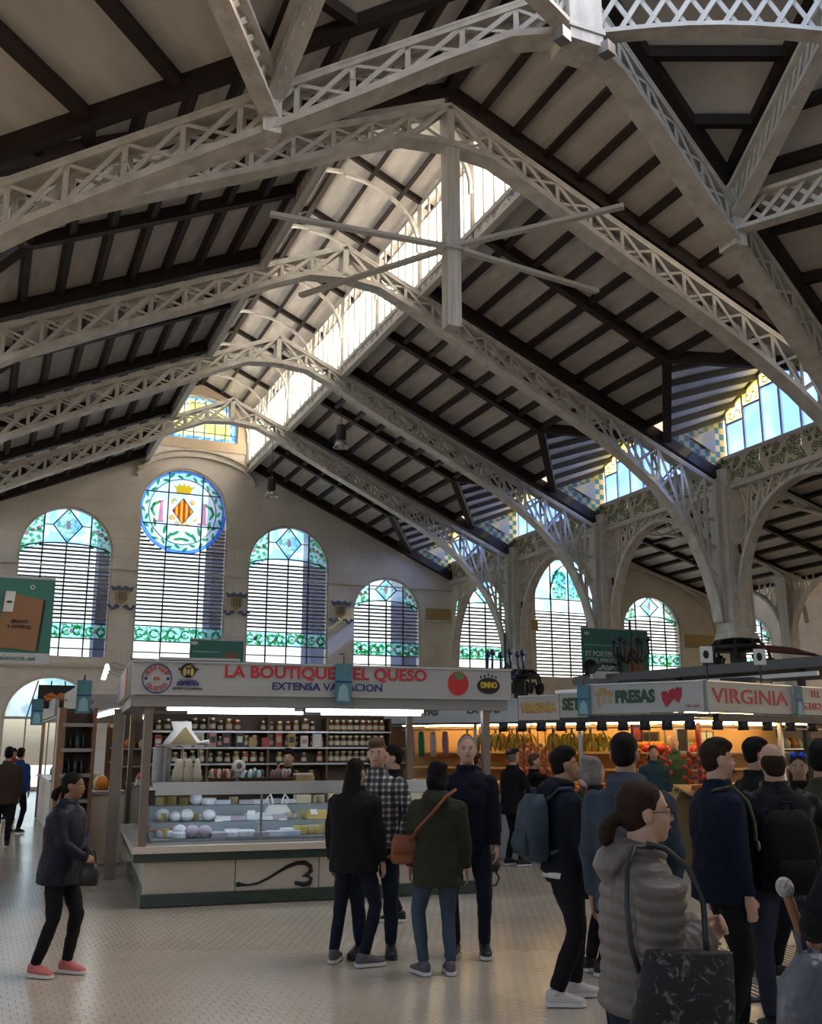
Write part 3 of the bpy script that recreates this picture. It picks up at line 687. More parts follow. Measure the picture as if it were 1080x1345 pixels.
# tall pointed aisle window
cx, hw, z0, sp, tp, lab = W6
w = nextwin(lab, (cx, YW + .1, 0)); ar = poly_clip_arch(hw, sp, tp); frame_ring(w, arch_poly(0, hw, z0, sp, tp))
q = [-hw + 2 * hw * i / 14 for i in range(15)]
MB().prism([(-hw, 8.4), (hw, 8.4)] + [(x, ar(x)) for x in q[::-1]], .01, Matrix.Translation((0, .13, 0))).build('head_light', SKYGL, w)
for a in (-hw, -hw / 2, 0, hw / 2): MB().prism([(a, z0), (a + hw / 2, z0), (a + hw / 2, 8.4), (a, 8.4)], .01, Matrix.Translation((0, .16, 0))).build('pane', CLEAR, w)
for sx in (-.5, .5):
    for dz in (9.35, 10.1): MB().prism([(sx - .4, dz - .3), (sx + .4, dz - .3), (sx + .4, dz + .3), (sx, dz + .5), (sx - .4, dz + .3)], .01, Matrix.Translation((0, .09, 0))).build('leaf_light', LEAFGL, w)
for x in (-hw / 2, 0, hw / 2): bar('mullion', (x, .05, z0), (x, .05, ar(x)), .06, .06, LEAD, w, (0, 1, 0))
for z in (8.35, 9.0): bar('transom', (-hw, .05, z), (hw, .05, z), .06, .05, LEAD, w)
ribbon(MB(), [(1.1 * math.cos(R(t)), 9.0 + 1.85 * math.sin(R(t))) for t in range(0, 181, 12)], .03, .1, .05).build('head_bar', LEAD, w)
slats(w, hw, z0 + .2, 8.3)
# central window: round stained glass above blinds
w = nextwin('tall central window with round stained glass coat of arms', (XWC, YW + .1, 0))
frame_ring(w, [(x - XWC, z) for x, z in chole])
ox, oz = cc[0] - XWC, cc[1]
circ = lambda r, n=36: [(ox + r * math.cos(2 * math.pi * i / n), oz + r * math.sin(2 * math.pi * i / n)) for i in range(n)]
D = lambda y: Matrix.Translation((0, y, 0))
MB().prism(circ(1.93), .01, D(.1), [circ(1.8)]).build('blue_rim', BLUEGL, w)
MB().prism(circ(1.8), .01, D(.1), [circ(1.5)]).build('border_light', SKYGL, w)
MB().prism(circ(1.5), .01, D(.1)).build('field_light', glassmat('field_glass', (.74, .87, .98), (.92, .96, .99), 1.5, .3), w)
for r in (1.5, 1.93, 1.8):
    ribbon(MB(), circ(r) + [circ(r)[0]], .06, .1, .035).build('lead_ring', LEAD if r == 1.5 else BLUEGL, w)
for i in range(30):
    a = 2 * math.pi * i / 30; r = 1.65 + (.06 if i % 2 else -.06)
    o = MB().ell((0, 0, 0), (.15, .015, .065), 8, 4).build('glass_leaf', GREENGL, w); o.location = (ox + r * math.cos(a), .085, oz + r * math.sin(a)); o.rotation_euler = (0, -a + R(60 if i % 2 else 120), 0)
for sx in (-1, 1):
    for (dx, dz, an_) in ((.3, -1.0, 30), (.55, -1.15, 60), (.15, -1.25, 10), (.75, -.85, 80), (1.2, -.55, 100), (1.3, .15, 70), (1.15, .3, 30), (1.3, -.1, 120)):
        o = MB().ell((0, 0, 0), (.22, .015, .07), 8, 4).build('glass_leaf', GREENGL, w); o.location = (ox + sx * dx, .085, oz + dz); o.rotation_euler = (0, sx * R(an_), 0)
    MB().prism([(ox + sx * .95 - .1, oz - .45), (ox + sx * .95 + .1, oz - .45), (ox + sx * .95 + .07, oz + .35), (ox + sx * .95 + .15, oz + .45), (ox + sx * .95 - .15, oz + .45), (ox + sx * .95 - .07, oz + .35)], .01, D(.08)).build('glass_pillar', PINKGL, w)
    MB().prism([(ox + sx * .95 - .3, oz - .55), (ox + sx * .95 + .15, oz - .55), (ox + sx * .95 + .15, oz - .45), (ox + sx * .95 - .3, oz - .45)], .01, D(.08)).build('glass_pillar', PINKGL, w)
for i in range(8):                                      # red and yellow bars of the lozenge
    a, b = -.44 + .11 * i, -.44 + .11 * (i + 1); hgt = lambda x: .56 * (1 - abs(x) / .44)
    pts = [(a, -hgt(a)), (b, -hgt(b)), (b, hgt(b)), (a, hgt(a))]
    if i == 0: pts = [(a, 0), (b, -hgt(b)), (b, hgt(b))]
    if i == 7: pts = [(a, -hgt(a)), (b, 0), (a, hgt(a))]
    MB().prism([(ox + x, oz + .02 + z) for x, z in pts], .01, D(.07)).build('shield_bar', REDGL if i % 2 == 0 else YELGL, w)
loz = [(0, -.58), (.46, .02), (0, .6), (-.46, .02), (0, -.58)]
for a, b in zip(loz, loz[1:]): bar('lead_bar', (ox + a[0], .06, oz + a[1] + .01), (ox + b[0], .06, oz + b[1] + .01), .035, .03, LEAD, w, (0, 1, 0))
for (dx, dz, rr) in ((-.4, .45, .16), (.4, .45, .14), (.5, -.25, .18), (-.45, -.3, .16), (.25, -.5, .16), (-.25, -.55, .14)):
    MB().ell((ox + dx, .09, oz + dz), (rr, .012, rr), 9, 4).build('gold_scroll', GOLDGL, w)
MB().prism([(ox + x, oz + z) for x, z in ((-.3, .82), (.3, .82), (.36, 1.05), (.52, 1.2), (.3, 1.14), (.2, 1.28), (.08, 1.16), (0, 1.36), (-.08, 1.16), (-.2, 1.28), (-.3, 1.14), (-.52, 1.2), (-.36, 1.05))], .01, D(.07)).build('crown', YELGL, w)
for x in (-.74, .76): bar('mullion', (x, .05, 5.3), (x, .05, oz + 1.75), .055, .05, LEAD, w, (0, 1, 0))
for z in (.82, -.62): bar('lead_bar', (ox - 1.72, .05, oz + z), (ox + 1.72, .05, oz + z), .05, .05, LEAD, w, (0, 1, 0))
slats(w, 1.93, 6.95, 10.1)
z = 10.15
for zz in np.arange(10.1, 11.6, .168):
    xi = math.sqrt(max(0, 1.93 ** 2 - (zz - oz) ** 2))
    for sx in (-1, 1):
        if 1.9 - xi > .08: bar('slat', (sx * (xi + .02) + ox, .12, zz), (sx * 1.92, .12, zz), .1, .035, SLAT, w, (0, .75, .66))
MB().prism([(-1.93, 5.3), (1.93, 5.3), (1.93, 10.0), (-1.93, 10.0)], .01, D(.17)).build('pane', CLEAR, w)
for k in range(3):
    a, b = (-1.9, -.74, .76, 1.9)[k:k + 2]
    MB().prism([(a, 6.1), (b, 6.1), (b, 6.7), (a, 6.7)], .01, D(.1)).build('band_light', LEAFGL, w)
    for sx in (-.3, .3): MB().tube([((a + b) / 2 + sx + .18 * math.cos(R(t)), .08, 6.4 + .17 * math.sin(R(t))) for t in range(40, 330, 40)], .035, 5).build('glass_scroll', GREENGL, w)
for dz in (6.07, 6.73, 5.6): bar('transom', (-1.93, .05, dz), (1.93, .05, dz), .06, .05, LEAD, w)
# lunette in the tympanum
w = nextwin('yellow and blue stained glass lunette high under the lantern', (X0, YW + .1, 0))
ll = [(x - X0, z) for x, z in lun]; cl = [(x * .82, 15.2 + (z - 15.2) * .8 + .22) for x, z in ll]
MB().prism(ll, .01, D(.05), [cl]).build('border_light', glassmat('lunette_blue', (.35, .6, .85), (.7, .9, .98), 5, .25), w)
MB().prism(cl, .01, D(.05)).build('yellow_light', LEMGL, w)
frame_ring(w, ll, CREAM, .06)
for x in (-1.2, -.72, -.24, .24, .72, 1.2): bar('lead_bar', (x, .02, 15.2), (x, .02, 17.2 - abs(x) * .25), .035, .03, LEAD, w, (0, 1, 0))
for z in (15.6, 16.4): bar('lead_bar', (-1.7, .02, z), (1.7, .02, z), .03, .03, LEAD, w)
for k in range(12): MB().tube([(-1.5 + .27 * k, .03, 16.95 - .02 * abs(k - 5.5) ** 1.7), (-1.42 + .27 * k, .03, 17.05 - .02 * abs(k - 5.5) ** 1.7), (-1.34 + .27 * k, .03, 16.95 - .02 * abs(k - 5.5) ** 1.7)], .03, 5).build('glass_scroll', BLUEGL, w)
# door arch
d = thing('door_1', 'arched glazed doorway in the gable wall at the left edge', 'door', (2.6, YW + .1, 0), kind='structure')
frame_ring(d, arch_poly(0, 1.8, 0.03, 2.8, 4.55), CREAM, .12, -.15, .3)
MB().prism(arch_poly(0, 1.75, 2.85, 2.86, 4.5), .01, D(.1)).build('fanlight', SKYGL, d)
bar('transom', (-1.75, .05, 2.82), (1.75, .05, 2.82), .1, .1, STEEL, d)
for x in (-.85, 0, .85):
    bar('glazing_bar', (x, .05, 2.85), (x * .6, .05, 4.3), .05, .05, LEAD, d, (0, 1, 0))
for x in (-1.3, -.44, .44, 1.3):
    MB().prism([(x - .42, .05), (x + .42, .05), (x + .42, 2.78), (x - .42, 2.78)], .012, D(.1)).build('door_leaf', CLEAR, d)
    bar('leaf_stile', (x - .42, .08, .03), (x - .42, .08, 2.8), .06, .05, STEEL, d, (0, 1, 0))
# coat-of-arms plaques between the windows
def plaque(x, z, lab):
    p = thing('wall_plaque', lab, 'plaque', (x, YW - .02, z))
    bl = mat('plaque_blue', (.10, .14, .22), .4); gd = mat('plaque_gold', (.45, .32, .1), .4); wt = mat('plaque_cream', (.6, .57, .5), .5)
    MB().prism([(-.42, .28), (-.5, .5), (-.3, .42), (-.15, .52), (0, .42), (.15, .52), (.3, .42), (.5, .5), (.42, .28)], .05, D(-.06)).build('crest', bl, p)
    MB().prism([(-.26, .3), (.26, .3), (.24, -.1), (0, -.3), (-.24, -.1)], .05, D(-.07)).build('shield', gd, p)
    for sx in (-.12, .0, .12): bar('stripe', (sx, -.085, .25), (sx, -.085, -.12), .05, .02, bl, p, (0, 1, 0))
    for sx in (-1, 1): MB().tube([(sx * (.1 + .1 * k), -.05, -.42 + .09 * math.sin(k * 1.8)) for k in range(6)], .06, 6).build('scroll', bl, p)
    return p
plaque(5.12, 7.85, 'blue and gold tile coat of arms left of the tall central window')
plaque(10.05, 7.85, 'blue and gold tile coat of arms right of the tall central window')
plaque(14.95, 7.75, 'blue and gold tile coat of arms left of the low arched window')
# hanging bell lamps
def bell(lab, x, y, z, ztop):
    l = thing('pendant_lamp', lab, 'lamp', (x, y, z))
    MB().tube([(0, 0, .75), (0, 0, ztop - z)], .012, 5).build('wire', DARKIRON, l)
    MB().lathe([(.08, .8), (.17, .75), (.17, .3), (.12, .25), (.14, .2)], 14).build('housing', DARKIRON, l, True)
    MB().lathe([(.13, .24), (.2, .12), (.27, 0), (.25, 0), (.18, .12), (.11, .22)], 16).build('lamp_shade', STEEL, l, True)
    MB().ell((0, 0, .06), (.1, .1, .08), 10, 6).build('bulb', WHITE, l, True)
bell('bell pendant lamp hanging in front of the gable wall', 9.65, 36.6, 11.1, 13.4)
bell('bell pendant lamp hanging in mid hall, higher of the two', 10.25, 30.1, 11.35, 13.2)
# ground outside
MB().box((10, 75, -.1), (120, 60, .1)).build('floor_outside', mat('street', (.45, .44, .42), .9), kind='structure', label='pale street paving outside the gable wall', cat='street')
# ---------------------------------------------------------------- the rest of the hall round the crossing (outside the frame)
ENC = mat('hall_plaster', (.40, .36, .31), .9)
def holed(name, label, poly, holes, M, m=ENC, d=.3):
    o = MB().prism(poly, d, M, holes).build(name, m, kind='structure', label=label, cat=name.split('_')[0]); return o
rect = lambda a, b, c, d: [(a, c), (b, c), (b, d), (a, d)]
wins = lambda a, b, n, z0, z1, w: [rect(a + (b - a) * (i + .5) / n - w / 2, a + (b - a) * (i + .5) / n + w / 2, z0, z1) for i in range(n)]
Myz = lambda x: Matrix.Translation((x, 0, 0)) @ Matrix.Rotation(R(90), 4, 'Z')
holed('wall_left', 'plain side wall with tall windows on the left of the hall', rect(-25, 44, 0, 10.5), wins(-22, 42, 9, 4.5, 8.5, 3), Myz(-14))
holed('wall_right', 'side wall with tall windows at the far right of the hall', rect(-25, 44, 0, 16), wins(-22, 42, 9, 4.5, 9, 3), Myz(60))
holed('wall_front', 'end wall with tall windows behind the viewer', rect(-14, 60, 0, 16), wins(-12, 58, 10, 4.5, 9.5, 3), Matrix.Translation((0, -25, 0)))
# flat ceilings over the neighbouring naves, open under the dome
Mflat = lambda z: Matrix.Translation((0, 0, z)) @ Matrix.Rotation(R(90), 4, 'X')
oc = [(8.05 + 5.9 * math.cos(R(90 + 45 * i)), -(6.1 + 5.9 * math.sin(R(90 + 45 * i)))) for i in range(8)]
MB().prism([(-14, 25), (60, 25), (60, -9), (13, -9), (12.3, -10.3), (8.05, -12.2), (3.8, -10.3), (3, -9), (-14, -9)], .2, Mflat(14.9), [[(8.05 + 5.5 * math.cos(R(90 + 45 * i)), -(6.1 + 5.5 * math.sin(R(90 + 45 * i)))) for i in range(8)]]).build('ceiling_crossing', ENC, kind='structure', label='boarded ceiling round the dome opening', cat='ceiling')
MB().box((0, 0, 0), (24, 35, .2)).build('ceiling_right', BOARD, kind='structure', label='boarded ceiling over the outer right nave', cat='ceiling').location = (48.4, 26.4, 12.2)
MB().box((0, 0, 0), (9.6, 35, .2)).build('ceiling_left', BOARD, kind='structure', label='boarded ceiling over the left aisle', cat='ceiling').location = (-9.4, 26.4, 10.4)
# beams seen over the outer nave
for y in (20, 24, 28, 32, 36, 40): bar('ceiling_beam', (36.4, y, 11.9), (60, y, 11.9), .25, .3, WOOD, ceil)
for x in (39, 42, 45): bar('ceiling_beam', (x, 17, 12.0), (x, 43.5, 12.0), .2, .25, WOOD, ceil)

MB().box((0, 0, 0), (39, 8.4, .2)).build('ceiling_side', ENC, kind='structure', label='boarded ceiling beside the crossing on the right', cat='ceiling').location = (40.6, 13.0, 12.6)
MB().box((0, 0, 0), (9.4, 8.4, .2)).build('ceiling_corner', ENC, kind='structure', label='boarded ceiling beside the crossing on the left', cat='ceiling').location = (-9.4, 13.0, 10.6)
# ================================================================ cheese stall
RX = R(90)
def face(x, y, z): return TR(x, y, z, 0, 1, RX)
OC = (1.78, 11.69, 0); RC = math.atan2(-.35, 3.93); FC = TR(*OC, RC)
SIGNW = mat('sign_white', (.40, .40, .385), .45); LETR = mat('letter_red', (.50, .02, .03), .5); LETB = mat('letter_navy', (.02, .03, .17), .5); BLACK = mat('black_paint', (.008, .008, .009), .5)
PANEL = mat('counter_panel', (.62, .55, .45), .4); GREENM = mat('green_marble', (.035, .055, .045), .25, var=.5, scale=14); LEDGE = mat('marble_ledge', (.62, .54, .44), .3)
POSTM = mat('bronze_post', (.22, .17, .14), .35, .6); GLZ = glassmat('counter_glass', (.93, .96, .97)); SOFFIT = mat('canopy_grey', (.28, .27, .26), .5)
DARKW = mat('dark_wood', (.10, .055, .03), .5, var=.4, scale=5); BROWNW = mat('brown_wood', (.24, .12, .06), .5, var=.3)
LC = 3.97
c = thing('cheese_counter', 'glass-fronted cheese counter with cream panels and green marble edging', 'counter', OC, RC)
box('plinth', (LC / 2, .06, .065), (LC, .1, .13), GREENM, c); box('plinth', (.05, 1.75, .065), (.1, 3.4, .13), GREENM, c)
for a, b in ((0.02, 1.02), (1.03, 1.98), (1.99, 2.95), (2.96, LC)): box('front_panel', ((a + b) / 2, .09, .31), (b - a, .04, .36), PANEL, c)
for a, b in ((.1, .75), (.76, 1.7), (1.71, 2.6), (2.61, 3.4)): box('side_panel', (.08, (a + b) / 2, .31), (.04, b - a, .36), PANEL, c)
box('edge_band', (LC / 2 - .02, -.02, .52), (LC + .16, .1, .1), GREENM, c); box('edge_band', (-.05, 1.7, .52), (.1, 3.4, .1), GREENM, c)
box('ledge', (LC / 2 - .02, .1, .6), (LC + .2, .4, .07), LEDGE, c); box('ledge', (.06, 1.8, .6), (.36, 3.3, .07), LEDGE, c)
box('body', (LC / 2 + .1, .6, .33), (LC - .2, .9, .6), STEEL, c); box('body', (.55, 2.2, .33), (.85, 2.3, .6), STEEL, c)
TRAY = mat('display_tray', (.22, .25, .28), .4)
box('display_tray', (LC / 2 + .05, .32, .67), (LC - .1, .36, .03), TRAY, c); box('display_tray', (LC / 2 + .05, .64, .76), (LC - .1, .3, .16), TRAY, c); box('display_tray', (LC / 2 + .05, .95, .86), (LC - .1, .3, .3), TRAY, c)
box('display_tray', (.45, 2.1, .70), (.7, 2.1, .08), TRAY, c)
for a, b in ((.04, 1.3), (1.31, 2.6), (2.61, 3.95)): box('glass_pane', ((a + b) / 2, .06, .93), (b - a, .012, .56), GLZ, c)
for a, b in ((.08, 1.6), (1.61, 3.2)): box('glass_pane', (.03, (a + b) / 2, .93), (.012, b - a, .56), GLZ, c)
box('glass_rail', (LC / 2, .06, .645), (LC, .03, .03), STEEL, c); box('glass_rail', (.03, 1.6, .645), (.03, 3.2, .03), STEEL, c)
box('counter_top', (LC / 2 + .05, .3, 1.255), (LC - .1, .5, .07), STEEL, c); box('counter_top', (.25, 1.9, 1.23), (.42, 2.6, .05), STEEL, c)
box('top_edge', (LC / 2 + .05, .04, 1.24), (LC - .1, .03, .14), mat('pale_steel', (.6, .6, .6), .3, .6), c)
for x in (1.3, 2.6, 3.9): bar('support_rod', (x, .1, .66), (x, .1, 1.24), .025, .025, STEEL, c, (0, 1, 0))
fz = [(680, 518), (720, 521), (765, 513), (810, 492), (855, 465), (900, 440), (940, 426), (975, 425), (1000, 440), (1003, 458), (985, 474), (962, 480), (990, 480), (1005, 492), (998, 508), (970, 516), (930, 508)]
pts = []
for zx, zy in fz:
    u, v = 100 + zx * .3148, 1000 + zy * .3148; pts.append(((u - 183) * .00812, .062, (1193 - .047 * (u - 183) - v) / 122))
MB().tube(pts, [.022] + [.010, .012, .014, .016, .02, .022, .024, .026, .026, .02, .012, .014, .024, .028, .026, .02], 7).build('painted_scroll', BLACK, c, True)
MB().ell(pts[0], (.032, .01, .028), 10, 6).build('painted_scroll', BLACK, c, True)
fr = thing('cheese_stall_canopy', 'bronze posts and grey flat canopy of the cheese stall', 'stall frame', OC, RC)
for (x, y, z0) in ((-.02, .0, .63), (4.05, .0, 0.0), (-.25, 2.75, 0), (4.05, 3.1, 0)): bar('post', (x, y, z0), (x, y, 2.2), .09 if x > -.2 else .14, .09 if x > -.2 else .14, POSTM, fr, (0, 1, 0))
bar('post', (-.18, 3.05, 0), (-.18, 3.05, 2.2), .05, .05, STEEL, fr, (0, 1, 0))
box('canopy', (2.03, 1.7, 2.24), (4.45, 3.7, .06), SOFFIT, fr)
box('canopy_lip', (2.04, -.1, 2.195), (4.5, .12, .12), SOFFIT, fr); box('canopy_lip', (-.17, 1.7, 2.195), (.12, 3.5, .12), SOFFIT, fr)
# sign
sg_ = thing('shop_sign', 'white sign reading LA BOUTIQUE DEL QUESO along the cheese stall', 'sign', OC, RC)
box('sign_board', (2.045, -.15, 2.44), (4.56, .1, .36), SIGNW, sg_)
box('sign_rim', (2.045, -.15, 2.63), (4.58, .13, .02), STEEL, sg_)
text('lettering', 'LA BOUTIQUE DEL QUESO', .19, LETR, sg_, face(1.995, -.205, 2.53), bold=.004, width=2.43)
text('lettering', 'EXTENSA VARIACION', .12, LETB, sg_, face(1.99, -.205, 2.375), bold=.002, width=1.32)
def ring(mb, cx, cz, r, t, y): return ribbon(mb, [(cx + r * math.cos(a), cz + r * math.sin(a)) for a in np.linspace(0, 2 * math.pi, 33)], y, y + .006, t)
ring(MB(), .03, 2.44, .165, .012, -.206).build('logo_ring', LETB, sg_)
for i, ch in enumerate('BOUTIQUE'):
    a = R(150 - i * 120 / 7); text('lettering', ch, .07, LETR, sg_, face(.03 + .12 * math.cos(a), -.206, 2.44 + .12 * math.sin(a)) @ Matrix.Rotation(a - R(90), 4, 'Z'))
for i, ch in enumerate('QUESO'):
    a = R(222 + i * 96 / 4); text('lettering', ch, .075, LETR, sg_, face(.03 + .115 * math.cos(a), -.206, 2.44 + .115 * math.sin(a)) @ Matrix.Rotation(a + R(90), 4, 'Z'))
text('lettering', 'DEL', .045, LETR, sg_, face(.03, -.206, 2.44))
for x in (-.09, .15): MB().ell((x, -.205, 2.44), (.018, .006, .018), 8, 4).build('logo_dot', LETB, sg_)
GOLDP = mat('logo_gold', (.50, .33, .07), .5)
MB().prism([(.37 + .085 * math.cos(R(t)), 2.535 + .085 * math.sin(R(t))) for t in range(0, 360, 20)], .006, Matrix.Translation((0, -.206, 0))).build('ram_logo', BLACK, sg_)
for sx in (-1, 1):
    MB().tube([(.37 + sx * q, -.21, z) for q, z in ((.0, 2.60), (.05, 2.585), (.085, 2.55), (.11, 2.55))], .012, 5).build('ram_horn', BLACK, sg_)
    MB().ell((.37 + sx * .04, -.21, 2.52), (.022, .006, .05), 8, 5).build('ram_logo', GOLDP, sg_)
MB().ell((.37, -.211, 2.585), (.04, .006, .02), 8, 5).build('ram_logo', GOLDP, sg_)
MB().ell((.37, -.212, 2.52), (.013, .006, .035), 8, 5).build('ram_logo', SIGNW, sg_)
text('lettering', 'QUESERIA', .04, LETB, sg_, face(.37, -.206, 2.42), width=.2); text('lettering', 'REPSPAN', .055, LETB, sg_, face(.37, -.206, 2.385), bold=.003, width=.24)
text('lettering', 'QUESO DE ZAMORA', .035, BLACK, sg_, face(.37, -.206, 2.335), width=.33)
TOMR = mat('tomato_print', (.50, .015, .02), .4)
MB().prism([(3.62 + .135 * math.cos(R(t)), 2.45 + .145 * math.sin(R(t))) for t in range(0, 360, 15)], .008, Matrix.Translation((0, -.208, 0))).build('tomato_print', TOMR, sg_)
MB().prism([(3.56, 2.56), (3.62, 2.585), (3.7, 2.56), (3.69, 2.51), (3.65, 2.49), (3.6, 2.5)], .008, Matrix.Translation((0, -.213, 0))).build('tomato_leaf', mat('leaf_print', (.10, .22, .08), .5), sg_)
MB().prism([(4.02 + .15 * math.cos(R(t)), 2.43 + .1 * math.sin(R(t))) for t in range(0, 360, 15)], .008, Matrix.Translation((0, -.208, 0))).build('brand_oval', BLACK, sg_)
for k in range(5): MB().ell((3.92 + .05 * k, -.206, 2.535 + .015 * (2 - abs(k - 2))), (.012, .005, .02), 6, 4).build('brand_crown', BLACK, sg_)
text('lettering', 'ONNO', .095, mat('letter_yellow', (.62, .42, .04), .5), sg_, face(4.02, -.214, 2.435), bold=.005, width=.22)
# side fascia with spot lamps and pictures
sf = thing('side_fascia', 'picture fascia along the left side of the cheese stall with spot lamps', 'sign', OC, RC)
box('fascia_board', (-.25, 1.35, 2.43), (.06, 2.7, .36), SIGNW, sf)
pm = [mat('picture_red', (.34, .10, .09), .5, var=.5, scale=9), mat('picture_blue', (.18, .33, .38), .5, var=.4, scale=9), mat('picture_mauve', (.26, .16, .2), .5, var=.4, scale=9), mat('picture_rose', (.45, .22, .2), .5, var=.4, scale=9)]
for k, (a, b) in enumerate(((.05, .6), (.62, 1.2), (1.22, 1.8), (1.82, 2.65))): box('picture_panel', (-.286, (a + b) / 2, 2.42), (.012, b - a - .03, .32), pm[(0, 3, 1, 2)[k]], sf)
LAMPW = mat('spot_glow', (.9, .88, .8), .5, emit=(1, .93, .8), estr=5)
for y in (.5, 1.1, 1.75, 2.3):
    MB().tube([(-.28, y, 2.62), (-.42, y, 2.66), (-.5, y, 2.62)], .012, 5).build('lamp_arm', STEEL, sf)
    MB().lathe([(.015, .04), (.025, .01), (.032, -.03), (.025, -.03)], 10, (-.5, y, 2.6)).build('spot_lamp', LAMPW, sf, True)
# roof clutter over the stall
rb = thing('roof_box', 'grey duct box on the cheese stall roof', 'box', tuple(FC @ Vector((.55, .6, 2.27))), RC)
box('duct', (0, 0, .22), (.9, .5, .42), SOFFIT, rb); box('duct_lid', (0, 0, .44), (.95, .55, .03), STEEL, rb)
# fluorescent tubes
TUBE = mat('tube_cool', (.9, .95, 1), .4, emit=(.88, .95, 1.0), estr=17)
TUBEW = mat('tube_warm', (1, .85, .6), .4, emit=(1.0, .66, .28), estr=26)
def tube_lamp(lab, grp, M, L, m, fit=SOFFIT):
    t = thing('tube_lamp', lab, 'lamp', group=grp); t.matrix_basis = M
    MB().tube([(-L / 2, 0, 0), (L / 2, 0, 0)], .018, 8).build('tube', m, t, True); box('batten', (0, 0, .04), (L, .07, .035), fit, t)
    return t
for (x, y, L) in ((.95, .35, 1.5), (2.6, .35, 1.5), (1.3, 1.5, 1.5), (3.0, 1.5, 1.4)):
    tube_lamp('bare cool white fluorescent tube under the cheese stall canopy', 'fluorescent tubes of the cheese stall', FC @ TR(x, y, 2.13), L, TUBE)
for x in (1.0, 2.9): tube_lamp('cool strip light inside the glass cheese counter', 'strip lights inside the cheese counter', FC @ TR(x, .13, 1.216), 1.7, mat('strip_cool', (.9, .95, 1), .4, emit=(.85, .93, 1.0), estr=26))
# back shelves
bs = thing('back_shelves', 'dark wooden shelves along the back of the cheese stall', 'shelves', tuple(FC @ Vector((0, 2.7, 0))), RC)
box('back_board', (1.85, .25, 1.1), (3.5, .04, 2.1), DARKW, bs)
for z in (.9, 1.2, 1.46, 1.68, 1.9): box('shelf', (1.85, .05, z), (3.5, .4, .025), STEEL if z > 1.4 else DARKW, bs)
for x in (.1, .95, 1.8, 2.65, 3.6): box('upright', (x, .08, 1.05), (.03, .36, 2.1), DARKW, bs)
def proto(mb, name, m, smooth=True): return mb.mesh(name, m, smooth)
JAR = MB().lathe([(.035, 0), (.04, .01), (.04, .09), (.032, .105), (.034, .12), (.034, .13)], 10)
jars = [proto(JAR, 'jar', mat('jar_' + n, c_, .3)) for n, c_ in (('amber', (.20, .08, .03)), ('brown', (.10, .05, .03)), ('olive', (.13, .13, .04)), ('honey', (.35, .19, .05)), ('dark', (.04, .03, .03)), ('red', (.3, .04, .03)))]
LABJ = MB().lathe([(.0412, .025), (.0412, .075)], 10).mesh('jar_label', mat('jar_label', (.55, .47, .36), .6))
LIDJ = MB().lathe([(.036, .12), (.036, .14), (.01, .142)], 10).mesh('jar_lid', mat('jar_lid', (.45, .36, .2), .3, .6))
def jar(M, k, lab, grp):
    lab = ('amber', 'brown', 'olive green', 'honey coloured', 'black', 'red')[k] + ' ' + lab
    o = inst('jar', jars[k], M, None, label=lab, cat='jar', group=lab.replace('jar', 'jars', 1))
    inst('jar_label', LABJ, Matrix(), o); inst('jar_lid', LIDJ, Matrix(), o)
for zi, z in enumerate((1.693, 1.913, 1.473)):
    for i in range(9):
        jar(FC @ TR(2.72 + i * .097, 2.7, z, rnd.uniform(-.3, .3), 1.15), (1, 0, 1)[zi] if rnd.random() < .7 else 4, 'jar at the right end of the %s back shelf' % ('middle', 'top', 'lower')[zi], '')
for zi, z in enumerate((1.693, 1.913, 1.473, 1.213)):
    for i in range(21):
        x = .16 + i * .121
        if rnd.random() < .86: jar(FC @ TR(x, 2.7 + rnd.uniform(-.04, .06), z, rnd.uniform(-.4, .4), rnd.uniform(.95, 1.3)), rnd.randrange(6), 'jar on the %s half of the %s back shelf' % ('left' if i < 10 else 'right', ('middle', 'top', 'lower', 'lowest')[zi]), '')
bx_ = [(n, mat('carton_' + n, c_, .5)) for n, c_ in (('red', (.32, .04, .04)), ('tan', (.38, .24, .12)), ('black', (.02, .02, .02)), ('pink', (.45, .2, .18)), ('white', (.55, .53, .5)), ('gold', (.4, .27, .07)))]
for k in range(13):
    n, m_ = bx_[(k * 5 + k // 3) % 6]; hgt = rnd.uniform(.13, .21)
    t = thing('food_carton', '%s food carton in front of the jars, %s in the row' % (n, ('first', 'second', 'third', 'fourth', 'fifth', 'sixth', 'seventh', 'eighth', 'ninth', 'tenth', 'eleventh', 'twelfth', 'thirteenth')[k]), 'carton'); t.matrix_basis = FC @ TR(.28 + .185 * k, 2.615, 1.693, rnd.uniform(-.1, .1))
    box('carton_body', (0, 0, hgt / 2), (rnd.uniform(.09, .14), .06, hgt), m_, t); box('carton_label', (0, -.032, hgt * .5), (.07, .004, hgt * .4), bx_[(k + 4) % 6][1], t)
# things on the counter top
KR = mat('kraft_basket', (.20, .10, .05), .8, bump=.6, bscale=90); PLAS = mat('plastic_bag', (.75, .74, .72), .3)
def basket(x, lab, cols, n):
    b = inst('wicker_tray', MB().lathe([(.0, .0), (.13, .0), (.17, .05), (.18, .055), (.165, .045), (.12, .012), (0, .012)], 18).mesh('wicker_tray', KR, True), FC @ TR(x, .3, 1.292, 0, (1, .8, 1)), None, label='brown wicker tray holding ' + lab, cat='tray')
    for i in range(n):
        me = MB().ell((0, 0, 0), (.035, .022, .065), 8, 6).mesh('snack_packet', cols[i % len(cols)], True)
        a = i * 2.4; r = .03 + .085 * (i / n)
        inst('snack_packet', me, FC @ TR(x + r * math.cos(a), .3 + r * .8 * math.sin(a), 1.365 + rnd.uniform(0, .03), a, 1, rnd.uniform(-.5, .5), rnd.uniform(-.5, .5)), None, label='small packet heaped on the tray of ' + lab, cat='packet', group='packets in the tray of ' + lab)
P_ = lambda n, c_: mat('packet_' + n, c_, .4)
